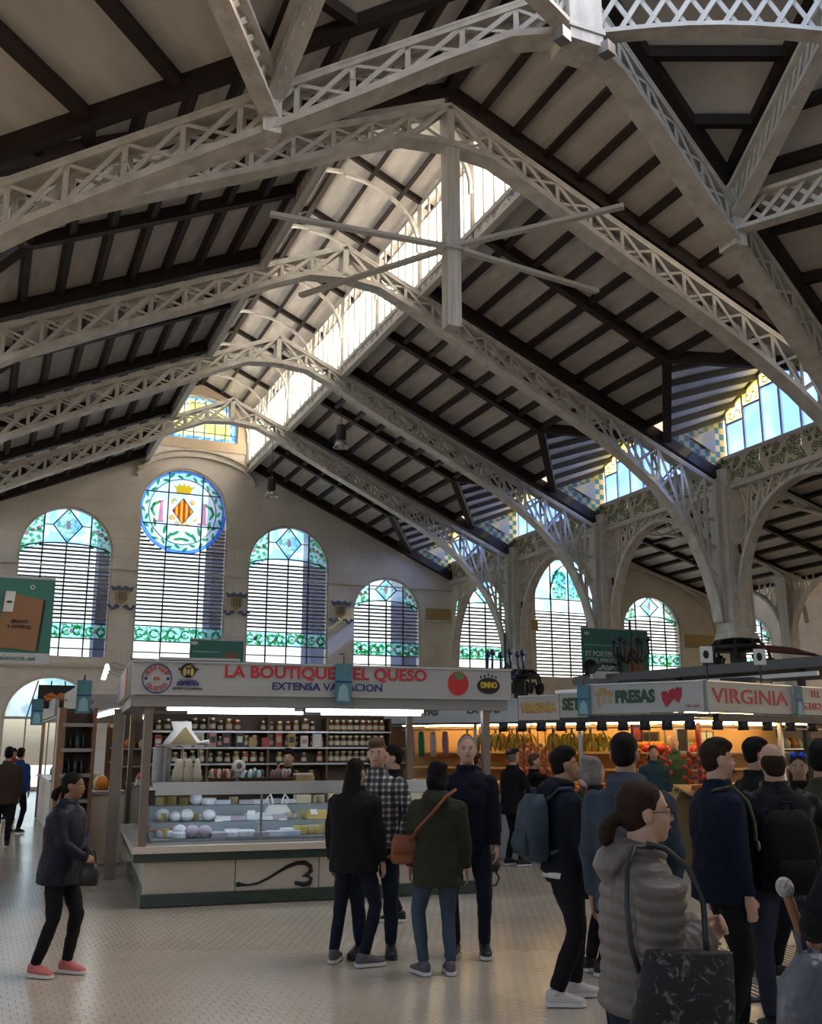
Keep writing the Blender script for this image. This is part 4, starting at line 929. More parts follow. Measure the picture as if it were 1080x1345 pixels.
basket(.86, 'red and cream packets', [P_('red', (.35, .05, .05)), P_('cream', (.6, .5, .35))], 10)
basket(1.22, 'teal and white packets', [P_('teal', (.05, .25, .27)), P_('white', (.6, .6, .6))], 10)
basket(1.56, 'mixed brown sweets', [P_('tan', (.4, .24, .13)), P_('plum', (.2, .12, .14)), P_('pale', (.5, .42, .4))], 11)
for i, x in enumerate((.36, .47, .57)):
    MB().loft([((0, 0, 0), (.06, 0, 0), (0, .05, 0)), ((0, 0, .1), (.068, 0, 0), (0, .055, 0)), ((0.01, 0, .2), (.05, 0, 0), (0, .03, 0)), ((0.0, 0, .27), (.045, 0, 0), (0, .008, 0))], 10).build('snack_bag', mat('cream_bag', (.62, .55, .42), .4), None, True, label='cream bag of breadsticks standing on the counter, %s' % ('leftmost', 'middle', 'rightmost')[i], cat='bag').matrix_basis = FC @ TR(x, .3, 1.292, i * .5)
rl = thing('paper_roll', 'white paper roll lying on the counter top behind the packets', 'roll'); rl.matrix_basis = FC @ TR(1.08, .5, 1.47, 0, 1, RX)
MB().lathe([(.03, -.06), (.075, -.06), (.075, .06), (.03, .06), (.03, -.06)], 18).build('paper', WHITE, rl, True); MB().lathe([(.026, -.062), (.03, -.062), (.03, .062), (.026, .062)], 12).build('core', KR, rl)
box('roll_stand', (0, -.12, 0), (.1, .09, .12), STEEL, rl)
ck = thing('cake', 'round layer cake on a small white board at the counter', 'cake'); ck.matrix_basis = FC @ TR(1.82, .3, 1.292)
MB().lathe([(.0, 0), (.15, 0), (.15, .012), (0, .012)], 16).build('cake_board', WHITE, ck); MB().lathe([(.12, .012), (.12, .08), (0, .085)], 18).build('cake_body', mat('cake_crumb', (.42, .27, .12), .8), ck)
MB().lathe([(.122, .078), (.12, .098), (0, .1)], 18).build('icing', mat('icing', (.65, .6, .5), .5), ck)
bt = thing('sauce_bottle', 'red sauce bottle standing near the cake', 'bottle'); bt.matrix_basis = FC @ TR(1.56, .5, 1.292)
MB().lathe([(.035, 0), (.037, .12), (.02, .16), (.016, .2)], 12).build('bottle_body', mat('sauce_red', (.38, .04, .03), .3), bt, True); MB().lathe([(.018, .2), (.016, .23), (.004, .24)], 10).build('bottle_cap', BLACK, bt, True)
# wire rack with the big wrapped wedge
wr = thing('wire_rack', 'wire rack standing at the left of the counter top', 'rack'); wr.matrix_basis = FC @ TR(.42, .55, 1.292)
for x in (-.2, 0, .2):
    for y in (-.12, .12): bar('rack_leg', (x, y, 0), (x, y, .42), .012, .012, STEEL, wr, (0, 1, 0))
box('rack_shelf', (0, 0, .42), (.6, .3, .015), STEEL, wr)
hw_ = thing('wrapped_cheese', 'large cheese wedge in white plastic on the wire rack', 'cheese'); hw_.matrix_basis = FC @ TR(.42, .55, 1.722)
MB().prism([(-.16, 0), (.17, 0), (.02, .2)], .18, Matrix.Translation((0, -.09, 0))).build('cheese_wedge', mat('cheese_straw', (.42, .33, .18), .6), hw_)
bagm = MB().loft([((0, 0, -.0), (.23, 0, 0), (0, .13, 0)), ((0, .02, .05), (.2, 0, 0), (0, .1, 0)), ((.0, .06, .17), (.11, 0, 0), (0, .05, 0)), ((-.02, .06, .27), (.12, 0, 0), (0, .02, 0))], 12)
o = bagm.build('plastic_wrap', PLAS, hw_, True); o.location = (0, .07, 0)
MB().loft([((.16, -.02, .02), (.03, 0, .02), (0, .06, 0)), ((.26, -.02, .03), (.04, 0, .03), (0, .07, 0)), ((.3, -.02, .0), (.01, 0, .01), (0, .02, 0))], 8).build('wrap_tail', PLAS, hw_, True)
# stacks of plastic tubs at the left side
for k in range(6):
    x, y = -.0 + .09 * (k % 2) + .05, .75 + .15 * (k // 2) + .07 * (k % 2)
    t = thing('tub_stack', 'tall stack of translucent plastic tubs on the left of the counter', 'tubs', tuple(FC @ Vector((x + .12, y, 1.257))), RC, 'stacked plastic tubs')
    for j in range(9): inst('tub', MB().lathe([(.045, 0), (.058, .07), (.062, .075), (.05, .07), (.04, .005)], 12).mesh('tub', mat('tub_plastic', (.55, .54, .57), .3), True) if j == 0 and k == 0 else bpy.data.meshes['tub'], TR(0, 0, .045 * j), t)
# cheeses behind the glass
chm = {n: mat('cheese_' + n, c_, .5) for n, c_ in (('white', (.66, .68, .74)), ('cream', (.60, .52, .36)), ('yellow', (.55, .40, .13)), ('rind', (.30, .20, .10)), ('blue', (.50, .58, .70)), ('green', (.06, .26, .2)), ('red', (.42, .10, .05)), ('mauve', (.42, .36, .44)))}
WH = MB().lathe([(.085, 0), (.095, .015), (.095, .06), (.085, .075), (0, .078)], 14); WD = MB().prism([(0, 0), (.17, 0), (.17, .07), (0, .07)], .01)
wedge_mb = MB().add([(0, 0, 0), (.17, -.055, 0), (.17, .055, 0), (0, 0, .08), (.17, -.055, .08), (.17, .055, .08)], [(0, 2, 1), (3, 4, 5), (0, 1, 4, 3), (1, 2, 5, 4), (2, 0, 3, 5)])
BL = MB().box((0, 0, .04), (.15, .1, .08)); BA = MB().ell((0, 0, .06), (.07, .065, .06), 10, 7); PK = MB().box((0, 0, .02), (.13, .09, .035))
shp = {'wheel': WH, 'wedge': wedge_mb, 'block': BL, 'ball': BA, 'packet': PK}
pm_ = {}
def cheese(kind, col, x, y, z, a, s=1.0, row=0):
    k = (kind, col)
    if k not in pm_: pm_[k] = shp[kind].mesh('cheese_' + kind, chm[col], kind in ('ball',))
    lb = '%s %s in the %s of the glass counter, %s row' % (col, {'wheel': 'cheese wheel', 'ball': 'cheese ball', 'packet': 'wrapped cheese', 'wedge': 'cheese wedge', 'block': 'cheese block'}[kind], 'left end' if x < .75 else 'left middle' if x < 1.75 else 'right middle' if x < 2.8 else 'right end', ('front', 'second', 'third', 'fourth', 'back')[row])
    inst('%s_cheese' % {'wheel': 'round', 'ball': 'ball', 'packet': 'wrapped', 'wedge': 'cut', 'block': 'block'}[kind], pm_[k], FC @ TR(x, y, z, a, s), None, label=lb, cat='cheese', group='alike: ' + lb)
for row, (y, z) in enumerate(((.25, .687), (.42, .687), (.62, .843), (.78, .843), (.93, 1.013))):
    x = .18
    while x < 3.85:
        if x < .75: kind, col = rnd.choice([('ball', 'white'), ('wheel', 'white'), ('ball', 'mauve'), ('wedge', 'yellow')])
        elif x < 1.75: kind, col = rnd.choice([('packet', 'white'), ('packet', 'mauve'), ('packet', 'blue'), ('wheel', 'white'), ('wedge', 'cream')])
        else: kind, col = (('wedge', 'yellow') if row < 1 else rnd.choice([('block', 'cream'), ('block', 'yellow'), ('block', 'rind'), ('wedge', 'cream')])) if row != 3 else rnd.choice([('block', 'green'), ('block', 'red'), ('block', 'green'), ('block', 'cream')])
        sz = rnd.uniform(*{'wheel': (.75, .9), 'ball': (.75, 1.0), 'packet': (1.0, 1.25), 'wedge': (.8, 1.0), 'block': (.95, 1.15)}[kind]); wd = sz * {'wheel': .19, 'ball': .14, 'packet': .15, 'wedge': .14, 'block': .165}[kind]; x += wd / 2
        cheese(kind, col, x, y, z, rnd.uniform(-.12, .12) + (1.57 if kind == 'wedge' else 0), sz * 1.22, row)
        x += wd / 2 + .005
for k in range(9):
    o = box('price_card', (0, 0, 0), (.09, .006, .06), WHITE, None, label='small white price card standing among the cheeses', cat='price card', group='price cards in the cheese counter'); o.matrix_basis = FC @ TR(.5 + k * .38, .55, .93 - (.1 if k % 2 else 0), rnd.uniform(-.2, .2), (.09, .006, .06), -.3)
meat = [mat('meat_' + n, c_, .35) for n, c_ in (('red', (.35, .07, .05)), ('pink', (.5, .22, .18)), ('white', (.6, .58, .56)))]
PKM = [MB().loft([((0, 0, 0), (.1, 0, 0), (0, .07, 0)), ((0, 0, .03), (.1, 0, 0), (0, .07, 0)), ((0, 0, .045), (.06, 0, 0), (0, .04, 0))], 10, 4).mesh('meat_pack', m_, True) for m_ in meat]
for k in range(22):
    inst('meat_pack', PKM[k % 3], FC @ TR(.18 + .17 * (k % 3), .55 + .2 * (k // 3), .742 + .03 * (k % 2), rnd.uniform(-.4, .4)), None, label=('red', 'pink', 'whitish')[k % 3] + ' vacuum packed cold meat behind the left glass of the counter', cat='meat pack', group=('red', 'pink', 'whitish')[k % 3] + ' meat packs on the left side of the counter')
# plastic carrier bag in the counter
cb = thing('carrier_bag', 'crumpled white carrier bag with raised handles behind the glass', 'bag'); cb.matrix_basis = FC @ TR(1.62, .82, .855)
MB().loft([((0, 0, 0), (.15, 0, 0), (0, .09, 0)), ((0, 0, .08), (.17, 0, 0), (0, .1, 0)), ((0, 0, .15), (.12, 0, 0), (0, .05, 0))], 12).build('bag_body', PLAS, cb, True)
for sx in (-1, 1): MB().tube([(sx * .1, 0, .13), (sx * .13, 0, .22), (sx * .09, 0, .28), (sx * .06, 0, .2), (sx * .06, 0, .13)], .014, 6).build('bag_handle', PLAS, cb, True)
# black bag hanging at the right end
hb_ = thing('hanging_bag', 'small black bag hanging from the right end of the counter', 'bag', tuple(FC @ Vector((4.12, .05, .1))), RC)
MB().loft([((.0, 0, .12), (.08, 0, 0), (0, .04, 0)), ((.02, 0, .2), (.1, 0, 0), (0, .05, 0)), ((-.02, 0, .42), (.08, 0, 0), (0, .04, 0))], 12, 3).build('bag_body', BLACK, hb_, True)
MB().tube([(-.05, 0, .42), (-.06, 0, .56), (.02, 0, .56), (.04, 0, .42)], .012, 6).build('bag_strap', BLACK, hb_, True); MB().tube([(.05, 0, .13), (.1, 0, .05), (.06, 0, -.03), (-.04, 0, -.05)], .012, 6).build('bag_strap', BLACK, hb_, True)
# ================================================================ fruit stall on the corner
CV = Vector((9.43, 11.57, 0)); dlv = Vector((-.522, .853, 0)); EVv = CV + dlv * 6.2
RL = math.atan2(.853 * -1, .522); RR = math.atan2(.26, .96)
FL = TR(EVv.x, EVv.y, 0, RL); FR = TR(CV.x, CV.y, 0, RR)
LG = mat('letter_green', (.015, .06, .03), .5); LY = mat('letter_ochre', (.5, .34, .06), .5); LD = mat('letter_dark', (.05, .03, .03), .5)
BANB = mat('banner_teal', (.07, .20, .24), .6, var=.3, scale=5); BANP = mat('banner_pale', (.25, .42, .46), .6)
def small_banner(lab, M, hk=((.02, .08, .36), (.0, .2, .36))):
    b = thing('hanging_pennant', lab, 'banner'); b.matrix_basis = M
    box('cloth', (0, 0, 0), (.2, .012, .46), BANB, b); box('cloth_band', (0, -.008, .02), (.2, .006, .02), LETB, b)
    MB().prism([(-.07, -.2), (.07, -.2), (.05, -.05), (0, .0), (-.05, -.05)], .006, Matrix.Translation((0, -.012, 0))).build('printed_arch', BANP, b)
    MB().tube([(0, 0, .23), (0, .0, .3)] + list(hk), .008, 5).build('hook', DARKIRON, b)
def sign_seg(name, lab, F, x0, x1, z0, z1, board=SIGNW):
    t = thing(name, lab, 'sign'); t.matrix_basis = F
    box('sign_board', ((x0 + x1) / 2, 0, (z0 + z1) / 2), (x1 - x0, .07, z1 - z0), board, t); box('sign_rim', ((x0 + x1) / 2, 0, z1 + .01), (x1 - x0, .1, .02), STEEL, t)
    return t
s = sign_seg('shop_sign', 'white sign board reading FRESAS with mushrooms and strawberries painted', FL, 4.4, 6.19, 2.18, 2.6)
text('lettering', 'FRESAS', .24, LG, s, face(5.16, -.04, 2.41), bold=.014, width=.62)
for k, (x, z, r) in enumerate(((4.58, 2.46, .06), (4.66, 2.5, .075), (4.76, 2.46, .07))):
    MB().prism([(x + r * math.cos(R(t)), z + r * .8 * math.sin(R(t)) * (1 if t < 180 else .4)) for t in range(0, 360, 20)], .006, Matrix.Translation((0, -.045, 0))).build('mushroom_cap', mat('mushroom_tan', (.40, .24, .10), .5), s)
    bar('mushroom_stem', (x, -.042, z - .02), (x + .01, -.042, z - .2 + .03 * k), .05, .006, mat('mushroom_stem', (.42, .30, .17), .5), s, (0, 1, 0))
for (x, z, a) in ((5.66, 2.38, .2), (5.8, 2.43, -.25)):
    o = MB().prism([(0, -.13), (.08, -.02), (.1, .07), (.03, .1), (0, .07), (-.03, .1), (-.1, .07), (-.08, -.02)], .006).build('strawberry', mat('strawberry_print', (.36, .01, .03), .5), s); o.location = (x, -.045, z); o.rotation_euler = (0, a, 0)
text('lettering', 'TEL 638', .045, LETR, s, face(6.02, -.04, 2.26), width=.2)
s = sign_seg('shop_sign', 'pale sign board reading SETAS left of the teal pennant', FL, 3.93, 4.39, 2.13, 2.49, mat('sign_cream', (.42, .40, .33), .5))
text('lettering', 'SET', .24, LG, s, face(4.12, -.04, 2.32), bold=.012, width=.3)
s = sign_seg('shop_sign', 'small sign reading VIRGINIA in ochre and red lettering', FL, 3.2, 3.92, 2.1, 2.46, mat('sign_pinkish', (.46, .40, .36), .5))
text('lettering', 'VIRGINIA', .2, LY, s, face(3.56, -.042, 2.29), bold=.008, width=.62); text('lettering', 'VIRGINIA', .2, LETR, s, face(3.55, -.04, 2.27), bold=.002, width=.62)
s = sign_seg('shop_sign', 'long white sign reading FRUTAS EXTRAS behind the cheese stall post', FL, .2, 3.19, 2.08, 2.42)
text('lettering', 'FRUTAS', .19, LD, s, face(1.35, -.04, 2.26), bold=.004, width=.62); text('lettering', 'EXTRAS', .19, LD, s, face(2.55, -.04, 2.28), bold=.004, width=.62)
s = sign_seg('shop_sign', 'white sign board reading VIRGINIA in large red letters', FR, .02, 2.16, 2.18, 2.6)
text('lettering', 'VIRGINIA', .3, LETR, s, face(1.08, -.04, 2.4), bold=.002, width=1.92)
s = sign_seg('shop_sign', 'white sign board with a telephone number in red', FR, 2.38, 4.6, 2.18, 2.6)
text('lettering', 'TEL', .15, LETR, s, face(2.83, -.04, 2.5), width=.3); text('lettering', '63829', .15, LETR, s, face(2.78, -.04, 2.31), width=.72)
small_banner('teal pennant hanging between the SETAS and FRESAS signs', FL @ TR(4.36, -.09, 2.38)); small_banner('teal pennant hanging right of the large VIRGINIA sign', FR @ TR(2.27, -.09, 2.38))
small_banner('teal pennant hanging before the cheese stall sign lettering', FC @ TR(2.16, -.26, 2.42))
# frame and canopy
WARMW = mat('ochre_wall', (.50, .30, .12), .7, var=.25, scale=3); SHELF = mat('pale_shelf', (.5, .36, .2), .5)
vf = thing('fruit_stall_frame', 'steel frame, canopy and ochre back walls of the corner fruit stall', 'stall frame')
for F, x0, x1 in ((FL, .2, 6.0), (FR, .25, 4.6)):
    o = box('canopy', (0, 0, 0), (1, 1, 1), SOFFIT, vf); o.matrix_basis = F @ TR((x0 + x1) / 2, .95, 2.14, 0, (x1 - x0, 1.9, .05))
    o = box('back_wall', (0, 0, 0), (1, 1, 1), WARMW, vf); o.matrix_basis = F @ TR((x0 + x1) / 2 + (-.9 if F is FL else .4), 1.85, 1.2, 0, (x1 - x0 - .8, .05, 2.1))
    o = box('canopy_lip', (0, 0, 0), (1, 1, 1), DARKIRON, vf); o.matrix_basis = F @ TR((x0 + x1) / 2, .02, 2.1, 0, (x1 - x0, .1, .1))
    for z in (1.33, 1.6):
        o = box('shelf', (0, 0, 0), (1, 1, 1), SHELF, vf); o.matrix_basis = F @ TR((x0 + x1) / 2 + (-.7 if F is FL else .4), 1.62, z, 0, (x1 - x0 - 1.0, .36, .03))
    o = box('hanging_rail', (0, 0, 0), (1, 1, 1), STEEL, vf); o.matrix_basis = F @ TR((x0 + x1) / 2, .55, 1.98, 0, (x1 - x0 - .6, .02, .02))
    for x in ((.3, 2.2, 4.1) if F is FL else (2.3, 4.5)):
        o = box('post', (0, 0, 0), (1, 1, 1), STEEL, vf); o.matrix_basis = F @ TR(x, .3, 1.05, 0, (.06, .06, 2.1))
o = box('post', (0, 0, 0), (1, 1, 1), mat('red_pole', (.4, .03, .03), .4), vf); o.matrix_basis = FR @ TR(1.45, 1.2, 1.05, 0, (.05, .05, 2.1))
for k in range(16):
    F, x = (FL, 2.9 + .34 * k) if k < 10 else (FR, .25 + .62 * (k - 10))
    t = thing('shade_lamp', 'black cylindrical lamp under the fruit stall signs', 'lamp', group='black lamps along the fruit stall canopy'); t.matrix_basis = F @ TR(x, .0, 0)
    MB().lathe([(.03, 2.06), (.075, 2.05), (.08, 1.93), (.07, 1.93), (.065, 2.03)], 12).build('lamp_shade', BLACK, t, True); bar('lamp_stem', (0, 0, 2.04), (0, 0, 2.16), .02, .02, BLACK, t, (0, 1, 0))
for k in range(7):
    F, x, L = (FL, .9 + 1.15 * k, 1.05) if k < 4 else (FR, .8 + 1.3 * (k - 4), 1.2)
    tube_lamp('warm fluorescent tube lighting the fruit stall', 'warm tubes of the fruit stall', F @ TR(x, .75, 2.07), L, TUBEW)
    tube_lamp('warm fluorescent tube over the back shelves of the fruit stall', 'rear warm tubes of the fruit stall', F @ TR(x, 1.45, 2.07), L, TUBEW)
# sloping counters
for F, x0, x1, nm in ((FL, .3, 5.5, 'left'), (FR, .4, 4.5, 'right')):
    t = thing('fruit_counter', 'sloping wooden fruit counter on the %s side of the corner stall' % nm, 'counter'); t.matrix_basis = F
    box('counter_front', ((x0 + x1) / 2, .12, .38), (x1 - x0, .05, .76), mat('counter_grey', (.42, .42, .40), .5), t)
    t2 = MB().prism([(x0, 0), (x1, 0), (x1, .03), (x0, .03)], .9).build('sloping_top', SHELF, t); t2.location = (0, .1, .78); t2.rotation_euler = (R(22), 0, 0)
    box('counter_back', ((x0 + x1) / 2, .95, .55), (x1 - x0, .05, 1.1), SHELF, t)
# fruit
FM = {n: mat('fruit_' + n, c_, .4) for n, c_ in (('orange', (.62, .20, .02)), ('red', (.55, .03, .02)), ('green', (.16, .28, .04)), ('yellow', (.68, .42, .03)), ('melon', (.40, .36, .10)), ('purple', (.25, .03, .06)), ('pink', (.62, .22, .14)), ('lime', (.35, .45, .06)))}
BALL = {n: MB().ell((0, 0, 0), (.045, .045, .042), 9, 6).mesh('fruit', m_, True) for n, m_ in FM.items()}
kind_of = {'orange': 'orange', 'red': 'tomato', 'green': 'avocado', 'yellow': 'lemon', 'melon': 'melon', 'purple': 'plum', 'pink': 'peach', 'lime': 'lime'}
def crate(F, x, y, z, col, nm):
    t = thing('fruit_crate', 'shallow wooden crate of %ss %s' % (kind_of[col], nm), 'crate'); t.matrix_basis = F @ TR(x, y, z, 0, 1, R(22))
    for sx in (-1, 1): box('crate_side', (sx * .2, 0, .04), (.015, .36, .09), BROWNW, t); box('crate_end', (0, sx * .17, .04), (.4, .015, .09), BROWNW, t)
    box('crate_base', (0, 0, .0), (.4, .35, .01), BROWNW, t)
    for i in range(4):
        for j in range(3):
            inst(kind_of[col], BALL[col], t.matrix_basis @ TR(-.14 + .093 * i + .02 * (j % 2), -.1 + .1 * j, .055 + rnd.uniform(0, .02), rnd.random() * 6, rnd.uniform(.95, 1.15)), None, label='%s heaped in the crate %s' % (kind_of[col], nm), cat='fruit', group='fruit in the crate %s' % nm)
cl_ = ['orange', 'red', 'yellow', 'pink', 'green', 'orange', 'red', 'lime', 'orange', 'pink']
for k in range(8): crate(FL, .9 + .56 * k, .62, .998, cl_[k % 10], 'number %s from the rear on the left counter' % ('one', 'two', 'three', 'four', 'five', 'six', 'seven', 'eight')[k])
for k in range(6): crate(FR, .8 + .6 * k, .62, .998, cl_[(k * 3 + 1) % 10], '%s on the right counter' % ('beside the corner', 'second from the corner', 'third from the corner', 'fourth from the corner', 'fifth from the corner', 'farthest from the corner')[k])
BAN = MB().tube([(.01, 0, 0), (.05, 0, -.015), (.09, 0, -.06), (.1, 0, -.12), (.085, 0, -.175)], [.012, .02, .023, .021, .008], 7).mesh('banana', mat('banana_skin', (.62, .40, .04), .45), True)
def bananas(F, x, y, z, lab):
    t = thing('banana_bunch', lab, 'bananas', group='banana bunches on the fruit stall rail'); t.matrix_basis = F @ TR(x, y, z, rnd.uniform(0, 6), 1.15)
    for k in range(12): inst('banana', BAN, TR(0, 0, -.06 * (k // 6), k * 1.047 + .5 * (k // 6), 1, 0, .1 * (k % 2)), t)
    MB().tube([(0, 0, .06), (0, 0, -.01)], .018, 6).build('stalk', BROWNW, t)
for k in range(14): bananas(FL, 1.9 + .16 * k + (.35 if k > 7 else 0), .5 + .12 * (k % 2), 1.9, 'ripe banana bunch on the fruit stall rail, %s from the left' % ('first', 'second', 'third', 'fourth', 'fifth', 'sixth', 'seventh', 'eighth', 'ninth', 'tenth', 'eleventh', 'twelfth', 'thirteenth', 'fourteenth')[k])
MEL = {c_: MB().ell((0, 0, 0), (.13, .09, .085), 12, 8).mesh('melon', FM[c_], True) for c_ in ('melon', 'green', 'lime')}
for k in range(9):
    c_ = ('melon', 'lime', 'green')[k % 3]
    inst('melon', MEL[c_], FL @ TR(2.7 + .27 * k, 1.62, 1.7, rnd.uniform(-.3, .3)), None, label='%s melon lying on the upper left shelf of the fruit stall' % ('netted tan', 'lime', 'dark green')[k % 3], cat='melon', group='%s melons on the left shelf' % c_)
for k in range(30):
    c_ = ('red', 'red', 'orange', 'green')[(k // 7) % 4]
    inst(kind_of[c_], BALL[c_], FR @ TR(.55 + .105 * (k % 15), 1.55 + .09 * (k // 15), 1.665 + .06 * (k // 15), 0, 1.35), None, label='%s in the row on the upper right shelf of the fruit stall' % kind_of[c_], cat='fruit', group='%ss on the upper right shelf' % kind_of[c_])
def string_of(F, x, y, z, col, lab, n=9):
    t = thing('produce_string', lab, 'produce string'); t.matrix_basis = F @ TR(x, y, z)
    for k in range(n): inst('bulb', BALL[col], TR(.05 * math.cos(k * 2.1), .05 * math.sin(k * 2.1), -.05 * k, 0, .85), t)
    MB().tube([(0, 0, .35), (0, 0, -.05 * n)], .008, 5).build('cord', BROWNW, t)
for k, (x, c_) in enumerate(((4.6, 'purple'), (4.82, 'red'), (5.05, 'purple'), (5.3, 'red'))): string_of(FL, x, .7, 1.62, c_, 'string of %s bulbs hanging %s near the stall corner' % ('purple' if c_ == 'purple' else 'red', ('leftmost', 'second from left', 'third from left', 'rightmost')[k]))
for k, (x, c_) in enumerate(((.45, 'red'), (.7, 'purple'), (.95, 'red'))): string_of(FR, x, .7, 1.6, c_, 'string of %s bulbs hanging right of the stall corner, %s' % ('purple' if c_ == 'purple' else 'red', ('nearest', 'middle', 'farthest')[k]))
for k in range(7): string_of(FL, 2.75 + .13 * k, .45, 1.72, 'pink', 'pink net of fruit hanging below the bananas, %s from the left' % ('first', 'second', 'third', 'fourth', 'fifth', 'sixth', 'seventh')[k], 12)
# boards and cards on the shelves
def card(lab, F, x, y, z, w, h, m_, frame=None):
    t = thing('notice_card', lab, 'card'); t.matrix_basis = F @ TR(x, y, z)
    box('card_face', (0, 0, h / 2), (w, .015, h), m_, t)
    if frame: 
        for sx in (-1, 1): box('card_frame', (sx * w / 2, -.005, h / 2), (.025, .03, h), frame, t)
        for sz in (0, h): box('card_frame', (0, -.005, sz), (w + .03, .03, .025), frame, t)
card('black chalkboard on the fruit stall shelf left of the white card', FL, 4.75, 1.5, 1.62, .26, .3, BLACK, DARKW); card('narrow white price card standing on the fruit stall shelf', FL, 5.1, 1.45, 1.62, .1, .24, WHITE)
card('red board hanging on the ochre back wall', FR, .3, 1.5, 1.78, .22, .24, mat('card_red', (.3, .02, .02), .5), BLACK)
card('black weighing scale display on the right shelf', FR, 1.2, 1.35, 1.62, .28, .36, BLACK, STEEL)
card('framed pale poster on the right back wall of the fruit stall', FR, 2.15, 1.6, 1.45, .45, .5, mat('poster', (.38, .42, .33), .5, var=.5, scale=12), BROWNW)
for k, x in enumerate((.75, .95, 1.2, 1.45)): 
    t = thing('hanging_garment', 'piece of cloth hanging at the rear of the fruit stall, %s from the left' % ('first', 'second', 'third', 'fourth')[k], 'cloth'); t.matrix_basis = FL @ TR(x, .5, 1.95)
    MB().loft([((0, 0, 0), (.05, 0, 0), (0, .02, 0)), ((0, 0, -.15), (.07, 0, 0), (0, .03, 0)), ((.01, 0, -.42), (.06, 0, 0), (0, .02, 0))], 10).build('cloth', (mat('cloth_pink', (.5, .25, .25), .8), mat('cloth_green', (.03, .2, .1), .8), mat('cloth_white', (.6, .56, .55), .8), mat('cloth_rose', (.45, .2, .25), .8))[k], t, True); MB().tube([(0, 0, 0), (0, 0, .04)], .008, 5).build('hook', STEEL, t)
# ================================================================ green banners
BG = mat('banner_green', (.035, .16, .12), .6, var=.1); KRAFT = mat('kraft_print', (.24, .12, .06), .6)
LW = mat('letter_white', (.55, .58, .56), .6)
def banner(lab, loc, w, h, rz, kind):
    b = thing('green_banner', lab, 'banner', loc, rz)
    box('cloth', (0, 0, 0), (w, .02, h), BG, b)
    bar('top_rod', (-w / 2, 0, h / 2), (w / 2, 0, h / 2), .03, .03, STEEL, b)
    for sx in (-1, 1): bar('hanger', (sx * w * .48, .03, -h / 2 - (loc[2] - h / 2 if kind != 'box' else 0)), (sx * w * .48, .03, h / 2), .03, .03, DARKIRON, b, (0, 1, 0))
    if kind == 'box':
        box('footer_strip', (0, -.012, -h * .44), (w, .01, h * .12), mat('footer_grey', (.40, .42, .43), .6), b)
        text('lettering', 'valencia.es', .09, BG, b, face(-.02, -.02, -h * .44), width=.5)
        MB().prism([(-.26, -.36), (.22, -.40), (.27, .28), (-.22, .36)], .01, Matrix.Translation((0, -.022, 0))).build('printed_box', KRAFT, b)
        MB().prism([(.22, -.40), (.25, -.37), (.30, .27), (.27, .28)], .01, Matrix.Translation((0, -.022, 0))).build('printed_box_side', BLACK, b)
        MB().prism([(-.22, .1), (-.1, .1), (-.08, .37), (-.2, .37)], .01, Matrix.Translation((0, -.034, 0))).build('printed_tag', LW, b)
        MB().ell((-.15, -.04, .23), (.04, .005, .015), 8, 4).build('printed_bird', BLACK, b)
        text('lettering', 'BRAVO', .07, BLACK, b, face(.0, -.026, -.02), width=.2); text('lettering', 'A DOMICILI', .06, BLACK, b, face(.0, -.026, -.09), width=.3)
        ring(MB(), .12, .44, .03, .012, -.02).build('printed_ring', LW, b)
    else:
        k = w / 2.3
        text('lettering', 'ET PORTEM', .2 * k, LW, b, face(-w * .24, -.02, -h * .08 if kind == 'full' else -h * .2), width=w * .42, bold=.004)
        if kind == 'full':
            text('lettering', 'TOT EL BAROM', .15 * k, LW, b, face(-w * .24, -.02, -h * .22), width=w * .42); text('lettering', 'A CASA', .24 * k, LW, b, face(-w * .23, -.02, -h * .37), width=w * .42, bold=.006)
        MB().prism([(w * .14, -h * .45), (w * .42, -h * .45), (w * .4, h * .1), (w * .16, h * .12)], .01, Matrix.Translation((0, -.022, 0))).build('printed_box', KRAFT, b)
        MB().ell((-w * .42, -.014, h * .38), (.1, .006, .05), 8, 4).build('printed_bird', LW, b)
        box('printed_rule', (-w * .2, -.012, h * .12), (w * .5, .006, .015), LW, b)
    return b
banner('green banner with a printed brown parcel at the left edge', (.38, 14.0, 3.31), .80, 1.12, 0, 'box')
banner('green banner reading A CASA hung above the fruit stall', (17.2, 25.0, 4.45), 2.35, 1.3, 0, 'full')
banner('green banner half hidden behind the cheese stall sign', (5.33, 25.0, 3.9), 1.35, .8, 0, 'half')
# ================================================================ stalls along the left aisle
bsf = thing('bottle_shelf', 'tall wooden shelf of bottles behind the lady in navy', 'shelf', (1.22, 15.35, 0))
box('side_board', (-.12, .15, 1.12), (.1, .4, 2.24), BROWNW, bsf); box('side_board', (.33, .15, 1.12), (.05, .4, 2.24), BROWNW, bsf); box('back_board', (.1, .35, 1.12), (.5, .03, 2.24), DARKW, bsf)
for z in (.25, .6, .95, 1.3, 1.65, 2.0): box('shelf', (.1, .12, z), (.42, .36, .05), mat('shelf_edge', (.30, .27, .25), .5), bsf)
BOT_ = MB().lathe([(.034, 0), (.036, .02), (.036, .15), (.014, .2), (.013, .26), (.002, .262)], 9)
bcol = [('dark', (.02, .02, .018)), ('red', (.16, .015, .02)), ('green', (.03, .06, .03))]
bme = [BOT_.mesh('wine_bottle', mat('bottle_' + n, c_, .15), True) for n, c_ in bcol]
